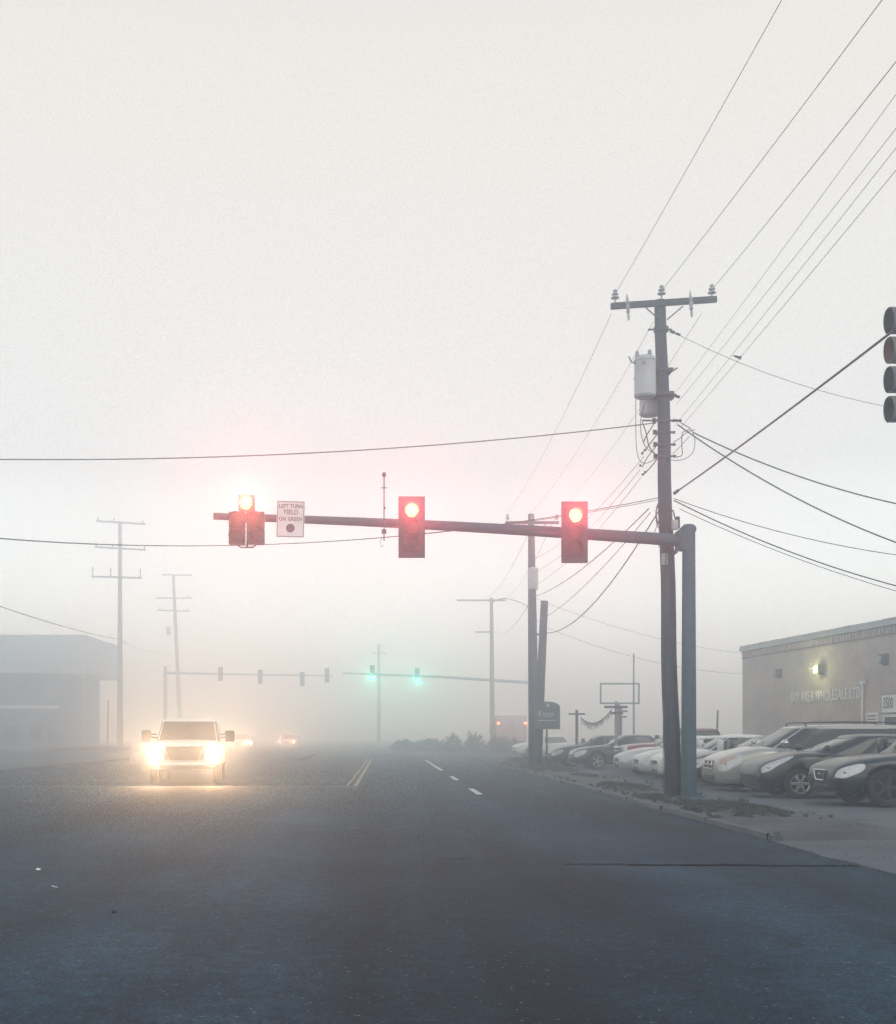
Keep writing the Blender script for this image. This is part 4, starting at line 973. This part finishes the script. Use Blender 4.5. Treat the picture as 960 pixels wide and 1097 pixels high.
for (px, py, lit_) in ((835, 722, 0), (880, 717, 1), (948.5, 707, 0)):
    x = hit(px+1.5); z = hz(px, py); q = empty('wall_lamp', (0, 0, 0), 0, parent=bt); q.location = (x, 0, z)
    q['label'] = 'lit greenish wall lamp' if lit_ else 'unlit dark wall lamp'
    b = MB(); b.loft([[(-.15, yy, -.2 if yy > -.1 else -.12), (.15, yy, -.2 if yy > -.1 else -.12), (.15, yy, .22), (-.15, yy, .22)] for yy in (0.0, -.02)] + [[(-.14, -.26, -.10), (.14, -.26, -.10), (.14, -.26, .20), (-.14, -.26, .20)]]); b.build('lamp_housing', M['trim_d'], q, smooth=False)
    b = MB(); b.box((-.155, -.30, -.16), (.12, -.262, .13), .02); b.box((-.175, -.24, -.14), (-.152, -.03, .12), .008); b.build('lamp_lens', M['wall_on'] if lit_ else M['porcelain'], q)
    if lit_:
        l = bpy.data.lights.new('wall_light', 'POINT'); l.energy = 38; l.color = (.9, 1, .42); l.shadow_soft_size = .1; lo = bpy.data.objects.new('wall_light', l); COL.objects.link(lo); lo.parent = q; lo.location = (-.05, -.42, 0)
# lettering
x0, x1 = hit(848), hit(922.5); zt = (hz(885, 745.5))
tm = text_mesh('lettering', 'BAY AREA WHOLESALE LTD', .62, M['sign_white'], bt, Matrix(), .012, 1., 1.12, .002)
xs_ = [v.co.x for v in tm.data.vertices]; wd = max(xs_)-min(xs_); kx = (x1-x0)/wd
tm.data.transform(at(((x0+x1)/2, -.03, zt)) @ FACE @ Matrix.Diagonal((kx, 1, 1, 1)))
# downspout, signs, window and door at the right
b = MB(); x = hit(926); b.tube([(x, -.08, hz(926, 733)), (x, -.08, .1)], .045, 8); b.box((x-.1, -.14, hz(926, 733)), (x+.1, -.01, hz(926, 730)), .01); b.build('downspout', M['sign_white'], bt)
x0, x1 = hit(928.5), hit(941); z0, z1 = hz(934, 777.5), hz(934, 763.5)
ns_ = empty('notice_board', (0, 0, 0), parent=bt)
b = MB(); b.box((x0, -.03, z0-.35), (x1, -.004, z1)); b.build('board', M['sign_white'], ns_, smooth=False)
b = MB()
for zz, ww, hh in ((.12, .8, .05), (.24, .7, .05), (.46, .8, .025), (.56, .6, .02), (.70, .35, .09)):
    b.box(((x0+x1)/2-(x1-x0)*ww/2, -.034, z1-zz-hh/2), ((x0+x1)/2+(x1-x0)*ww/2, -.031, z1-zz+hh/2))
b.box((x0+.01, -.034, z1-.36), (x1-.01, -.031, z1-.34)); b.build('print', M['trim_d'], ns_, smooth=False)
x0 = hit(946); x1 = hit(964); z0, z1 = hz(950, 763.5), hz(950, 744.5)
ss = empty('number_sign', (0, 0, 0), parent=bt)
b = MB(); b.box((x0, -.06, z0), (x1, -.004, z1)); b.build('sign_panel', M['sign_white'], ss, smooth=False)
b = MB(); b.box((x0-.02, -.064, z0-.03), (x1, -.058, z0)); b.box((x0-.03, -.066, z0-.03), (x0, -.058, z1+.03)); b.box((x0-.03, -.064, z1), (x1, -.058, z1+.03)); b.build('frame', M['trim_d'], ss, smooth=False)
tn = text_mesh('lettering', '3500', .56, M['sign_black'], ss, at(((hit(947.5)+hit(959.5))/2, -.065, (z0+z1)/2)) @ FACE @ Matrix.Diagonal(((hit(959.5)-hit(947.5))/1.32, 1, 1, 1)), .003, 1., 1.05, .004)
b = MB(); x0 = hit(947); x1 = hit(990); z1 = hz(950, 765.5); wn = empty('shop_window', (0, 0, 0), parent=bt)
b.box((x0, -.05, z1-.09), (x1, -.004, z1)); b.box((x0, -.05, .7), (x0+.09, -.004, z1-.09)); b.box((x1-.09, -.05, .7), (x1, -.004, z1-.09)); b.box((x0, -.08, .62), (x1, -.004, .70)); b.build('frame', M['sign_white'], wn, smooth=False)
b = MB(); b.box((x0+.09, -.02, .7), (x1-.09, -.004, z1-.09)); b.build('pane', M['win_glass'], wn, smooth=False)
b = MB(); b.tube([(x0+.25, -.03, z1-.9), (x0+.5, -.03, z1-.55), (x0+.9, -.03, z1-.4)], .05, 6); b.tube([(x0+.35, -.03, z1-1.0), (x0+.6, -.03, z1-.75), (x0+.9, -.03, z1-.65)], .03, 6); b.build('decal', M['amber'], wn)

# ------------------------------------------------------------------ left building
DB = 138
t = empty('commercial_building', (P(95, 0, DB).x, DB, .0), 0, 'dark blue grey commercial building with a paler fascia fading into fog at the left', 'building')
def bl(px): return P(px, 0, DB).x - t.location.x
def bz(py): return P(0, py, DB).z
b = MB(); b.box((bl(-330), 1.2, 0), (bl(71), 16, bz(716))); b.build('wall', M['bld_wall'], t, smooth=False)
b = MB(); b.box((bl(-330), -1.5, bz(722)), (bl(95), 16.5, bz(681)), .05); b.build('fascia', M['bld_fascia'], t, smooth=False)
b = MB(); b.box((bl(-330), 1.0, bz(759)), (bl(60), 1.19, bz(755.5))); b.build('white_band', M['sign_white'], t, smooth=False)
for px in (93, -60): b = MB(); b.box((bl(px)-.25, -1.2, 0), (bl(px)+.0, -.9, bz(722.5))); b.build('column', M['galv_fogged'], t, smooth=False)
for px in (8, 34):
    b = MB(); b.box((bl(px)-.6, 1.12, .9), (bl(px)+.8, 1.195, 2.6)); w_ = b.build('window', M['win_glass'], t, smooth=False)
b = MB(); b.box((bl(52)-.4, 1.12, .0), (bl(52)+.5, 1.195, 2.2)); b.build('door', M['trim_d'], t, smooth=False)

# ------------------------------------------------------------------ things in the far part of the lot
def tpole(px, py_t, D, label, arms, low=None, r=.05):
    p = P(px, 0, D); top = P(0, py_t, D).z
    t = empty('flag_post', (p.x, D, .09), 0, label, 'post', 'posts at the far end of the lot')
    b = MB(); b.tube([(0, 0, 0), (0, 0, top-.09)], r, 10); b.build('post', low or M['dark_metal'], t)
    for y0, x0, x1 in arms:
        b = MB(); z = P(0, y0, D).z-.09; b.box(((x0-px)*D/F, -.1, z-.045), ((x1-px)*D/F, -.052, z+.045)); b.build('crossbar', M['dark_metal'], t, smooth=False)
    return t
tpole(618, 760.5, 56, 'short dark T shaped post left of the string of pennants', [(765, 609, 626.5)], None, .07)
tpole(660, 751.5, 45.5, 'pale post with two dark crossbars in front of the maroon pickup', [(757.5, 647, 672), (764, 655, 667)], M['pale_fogged_wood'], .055)
tpole(665, 757, 60, 'dark post with two short bars just behind the pale post', [(762, 660, 672), (768, 663, 671)], None, .07)
t = empty('sign_frame', (P(663, 0, 66).x, 66, .09), 0, 'empty rectangular metal sign frame on a thin post', 'sign frame')
k = 66/F
b = MB(); zt_, zb2 = P(0, 732.5, 66).z-.09, P(0, 753.5, 66).z-.09
xl_, xr_ = (643.5-663)*k, (684.5-663)*k
for u, v in (((xl_, zt_), (xr_, zt_)), ((xl_, zb2), (xr_, zb2)), ((xl_, zb2), (xl_, zt_)), ((xr_, zb2), (xr_, zt_))): b.box((min(u[0], v[0])-.04, -.04, min(u[1], v[1])-.045), (max(u[0], v[0])+.04, .04, max(u[1], v[1])+.045))
b.build('frame', M['galv'], t, smooth=False)
b = MB(); b.tube([(0, .1, 0), (0, .1, zb2)], .08, 8); b.build('post', M['galv'], t)
far_post = empty('flag_post', (P(679, 0, 72).x, 72, .0), 0, 'tall very thin faint pole behind the empty sign frame', 'post', 'posts at the far end of the lot')
b = MB(); b.tube([(0, 0, 0), (0, 0, P(0, 700, 72).z)], [.07, .05], 8); b.build('post', M['galv'], far_post)
far_post = empty('flag_post', (P(767, 0, 58).x, 58, .09), 0, 'thin slightly leaning pole left of the brick building', 'post', 'posts at the far end of the lot')
b = MB(); b.tube([(0, 0, 0), (.1, 0, P(0, 763, 58).z)], [.06, .045], 8); b.build('post', M['wood'], far_post)
# string of pennants, each hanging from the one cord
cA = P(622, 768, 56); cB = P(656, 759, 45.6); t = empty('pennant_string', cA, 0, 'sagging string of grey pennants between the T post and the pale post', 'pennants')
pp = []
for i in range(41):
    q = i/40; p = cA.lerp(cB, q); p.z -= .42*4*q*(1-q); pp.append(p-cA)
b = MB(); b.tube(pp, .012, 5); b.build('cord', M['wire'], t)
for i in range(1, 40, 1):
    p = pp[i]; b = MB(); hw_ = .13; dr = (pp[min(i+1, 40)]-pp[i-1]).normalized()*hw_; l = random.uniform(.24, .34); sw = Vector((random.uniform(-.08, .08), random.uniform(-.1, .1), -l))
    q0, q1 = p-dr, p+dr; nrm = Vector((dr.y, -dr.x, 0)).normalized()*.004
    vs = [b.bm.verts.new(c+n_) for n_ in (nrm, -nrm) for c in (q0, q1, p+sw)]
    b.face(vs[:3]); b.face(vs[3:][::-1])
    for a_, c_ in ((0, 1), (1, 2), (2, 0)): b.face([vs[a_], vs[c_], vs[c_+3], vs[a_+3]])
    b.build('pennant', M['pennant'], t, smooth=False)

# bushes beyond the far cross street
def bush(x, y, w, h, label):
    b = MB(); n = int(650*w)
    for _ in range(n):
        a = random.uniform(0, 2*PI); q = random.random()**.4; zf = random.random()
        rr = q*w/2*math.sqrt(max(0, 1-(zf*.9)**2.2))*(1+.25*math.sin(3*a+x)+.12*math.sin(7*a)); z = zf*h*(1+.12*math.sin(2*a+x*3)+.08*math.sin(5*a+x))*random.uniform(.85, 1.08); c = Vector((x+rr*math.cos(a), y+rr*math.sin(a)*.8, z))
        s_ = random.uniform(.05, .13); u = Vector([random.gauss(0, 1) for _ in range(3)]).normalized(); v = u.cross(Vector([random.gauss(0, 1) for _ in range(3)])).normalized()
        b.face([b.bm.verts.new(c+u*s_), b.bm.verts.new(c+v*s_*.5), b.bm.verts.new(c-u*s_), b.bm.verts.new(c-v*s_*.5)])
    o = empty('bush', (0, 0, 0), 0, label, 'bush', 'bushes beyond the far crossing')
    b.build('foliage', M['leaf'], o, smooth=False, norm=False)
    b = MB()
    for _ in range(5):
        a = random.uniform(0, 2*PI); b.tube([(x, y, 0), (x+.2*w*math.cos(a), y+.2*w*math.sin(a), h*.6)], [.03, .01], 5)
    b.build('stem', M['wood'], o)
for px, D, w, h, lb in [(434, 104, 3.0, .9, 'low faint bush, leftmost beyond the far crossing'), (461, 106, 3.4, .95, 'low wide faint bush, second from the left beyond the far crossing'), (485.5, 98, 1.9, 1.35, 'round bush, third from the left beyond the far crossing'),
                 (508, 97, 1.8, 1.45, 'round bush left of the street lamp pole'), (534, 96.5, 2.0, 1.2, 'round bush just right of the street lamp pole'), (549, 97.5, 1.5, 1.0, 'small bush below the box truck')]:
    bush(P(px, 0, D).x, D, w, h, lb)
kerb('kerb', line_pts(5.4, 102, 40, 95.6, 3)[::-1], .16, .12, M['curb'])

# ------------------------------------------------------------------ haze
b = MB(); b.box((-460, -70, -1), (460, 540, 22.6)); hz_o = b.build('haze', None, smooth=False)
hm = bpy.data.materials.new('haze_volume'); hm.use_nodes = True; nt = hm.node_tree; nt.nodes.clear()
out = nt.nodes.new('ShaderNodeOutputMaterial'); pv = nt.nodes.new('ShaderNodeVolumePrincipled')
pv.inputs['Color'].default_value = (.80, .90, 1.0, 1); pv.inputs['Absorption Color'].default_value = (1, 1, 1, 1); pv.inputs['Density'].default_value = .0130; pv.inputs['Anisotropy'].default_value = .87
nt.links.new(pv.outputs[0], out.inputs['Volume']); hz_o.data.materials.clear(); hz_o.data.materials.append(hm); tag(hz_o, kind='stuff')

# ------------------------------------------------------------------ sky and sun
SUN_EL, SUN_AZ = 40, 150
wd_ = bpy.data.worlds.new('World'); sc.world = wd_; wd_.use_nodes = True; nt = wd_.node_tree; N = nt.nodes; L = nt.links
bg = N['Background']; bg.inputs['Strength'].default_value = .10
sky = N.new('ShaderNodeTexSky'); sky.sky_type = 'NISHITA'; sky.sun_disc = False; sky.sun_elevation = R(SUN_EL); sky.sun_rotation = R(SUN_AZ)
sky.dust_density = 4; sky.air_density = 1.5
# overcast cloud deck: horizon band brightened and zenith dimmed to shape the scene light
tc = N.new('ShaderNodeTexCoord'); sp = N.new('ShaderNodeSeparateXYZ'); L.new(tc.outputs['Generated'], sp.inputs[0])
rp = N.new('ShaderNodeValToRGB'); e = rp.color_ramp.elements; e[0].position = 0; e[0].color = (2.35, 2.78, 3.05, 1); e[1].position = 1; e[1].color = (.34, .52, .74, 1)
x_ = e.new(.5); x_.color = (.91, .86, .79, 1); x2_ = e.new(.22); x2_.color = (.885, .905, .90, 1)
L.new(sp.outputs[2], rp.inputs[0])
sc_ = N.new('ShaderNodeVectorMath'); sc_.operation = 'SCALE'; sc_.inputs['Scale'].default_value = 10.5; L.new(rp.outputs[0], sc_.inputs[0])
mx = N.new('ShaderNodeMix'); mx.data_type = 'RGBA'; mx.inputs[0].default_value = .92
L.new(sky.outputs[0], mx.inputs[6]); L.new(sc_.outputs[0], mx.inputs[7]); L.new(mx.outputs[2], bg.inputs['Color'])
sl = bpy.data.lights.new('sun', 'SUN'); sl.energy = .5; sl.angle = R(25); sl.color = (1, .96, .9)
so = bpy.data.objects.new('sun', sl); COL.objects.link(so)
sd = Vector((math.sin(R(SUN_AZ))*math.cos(R(SUN_EL)), math.cos(R(SUN_AZ))*math.cos(R(SUN_EL)), math.sin(R(SUN_EL))))
so.rotation_euler = sd.to_track_quat('Z', 'Y').to_euler(); so.location = (0, 0, 30)

# ------------------------------------------------------------------ render settings
sc.view_settings.view_transform = 'Standard'; sc.view_settings.look = 'None'; sc.view_settings.gamma = 1; sc.view_settings.exposure = 0.0
sc.render.engine = 'CYCLES'; cy = sc.cycles
cy.use_denoising = True; cy.denoising_input_passes = 'RGB_ALBEDO_NORMAL'; cy.denoising_prefilter = 'NONE'; cy.max_bounces = 10; cy.diffuse_bounces = 2; cy.glossy_bounces = 2; cy.transmission_bounces = 2; cy.volume_bounces = 8; cy.transparent_max_bounces = 6
cy.sample_clamp_indirect = 4; cy.use_adaptive_sampling = False
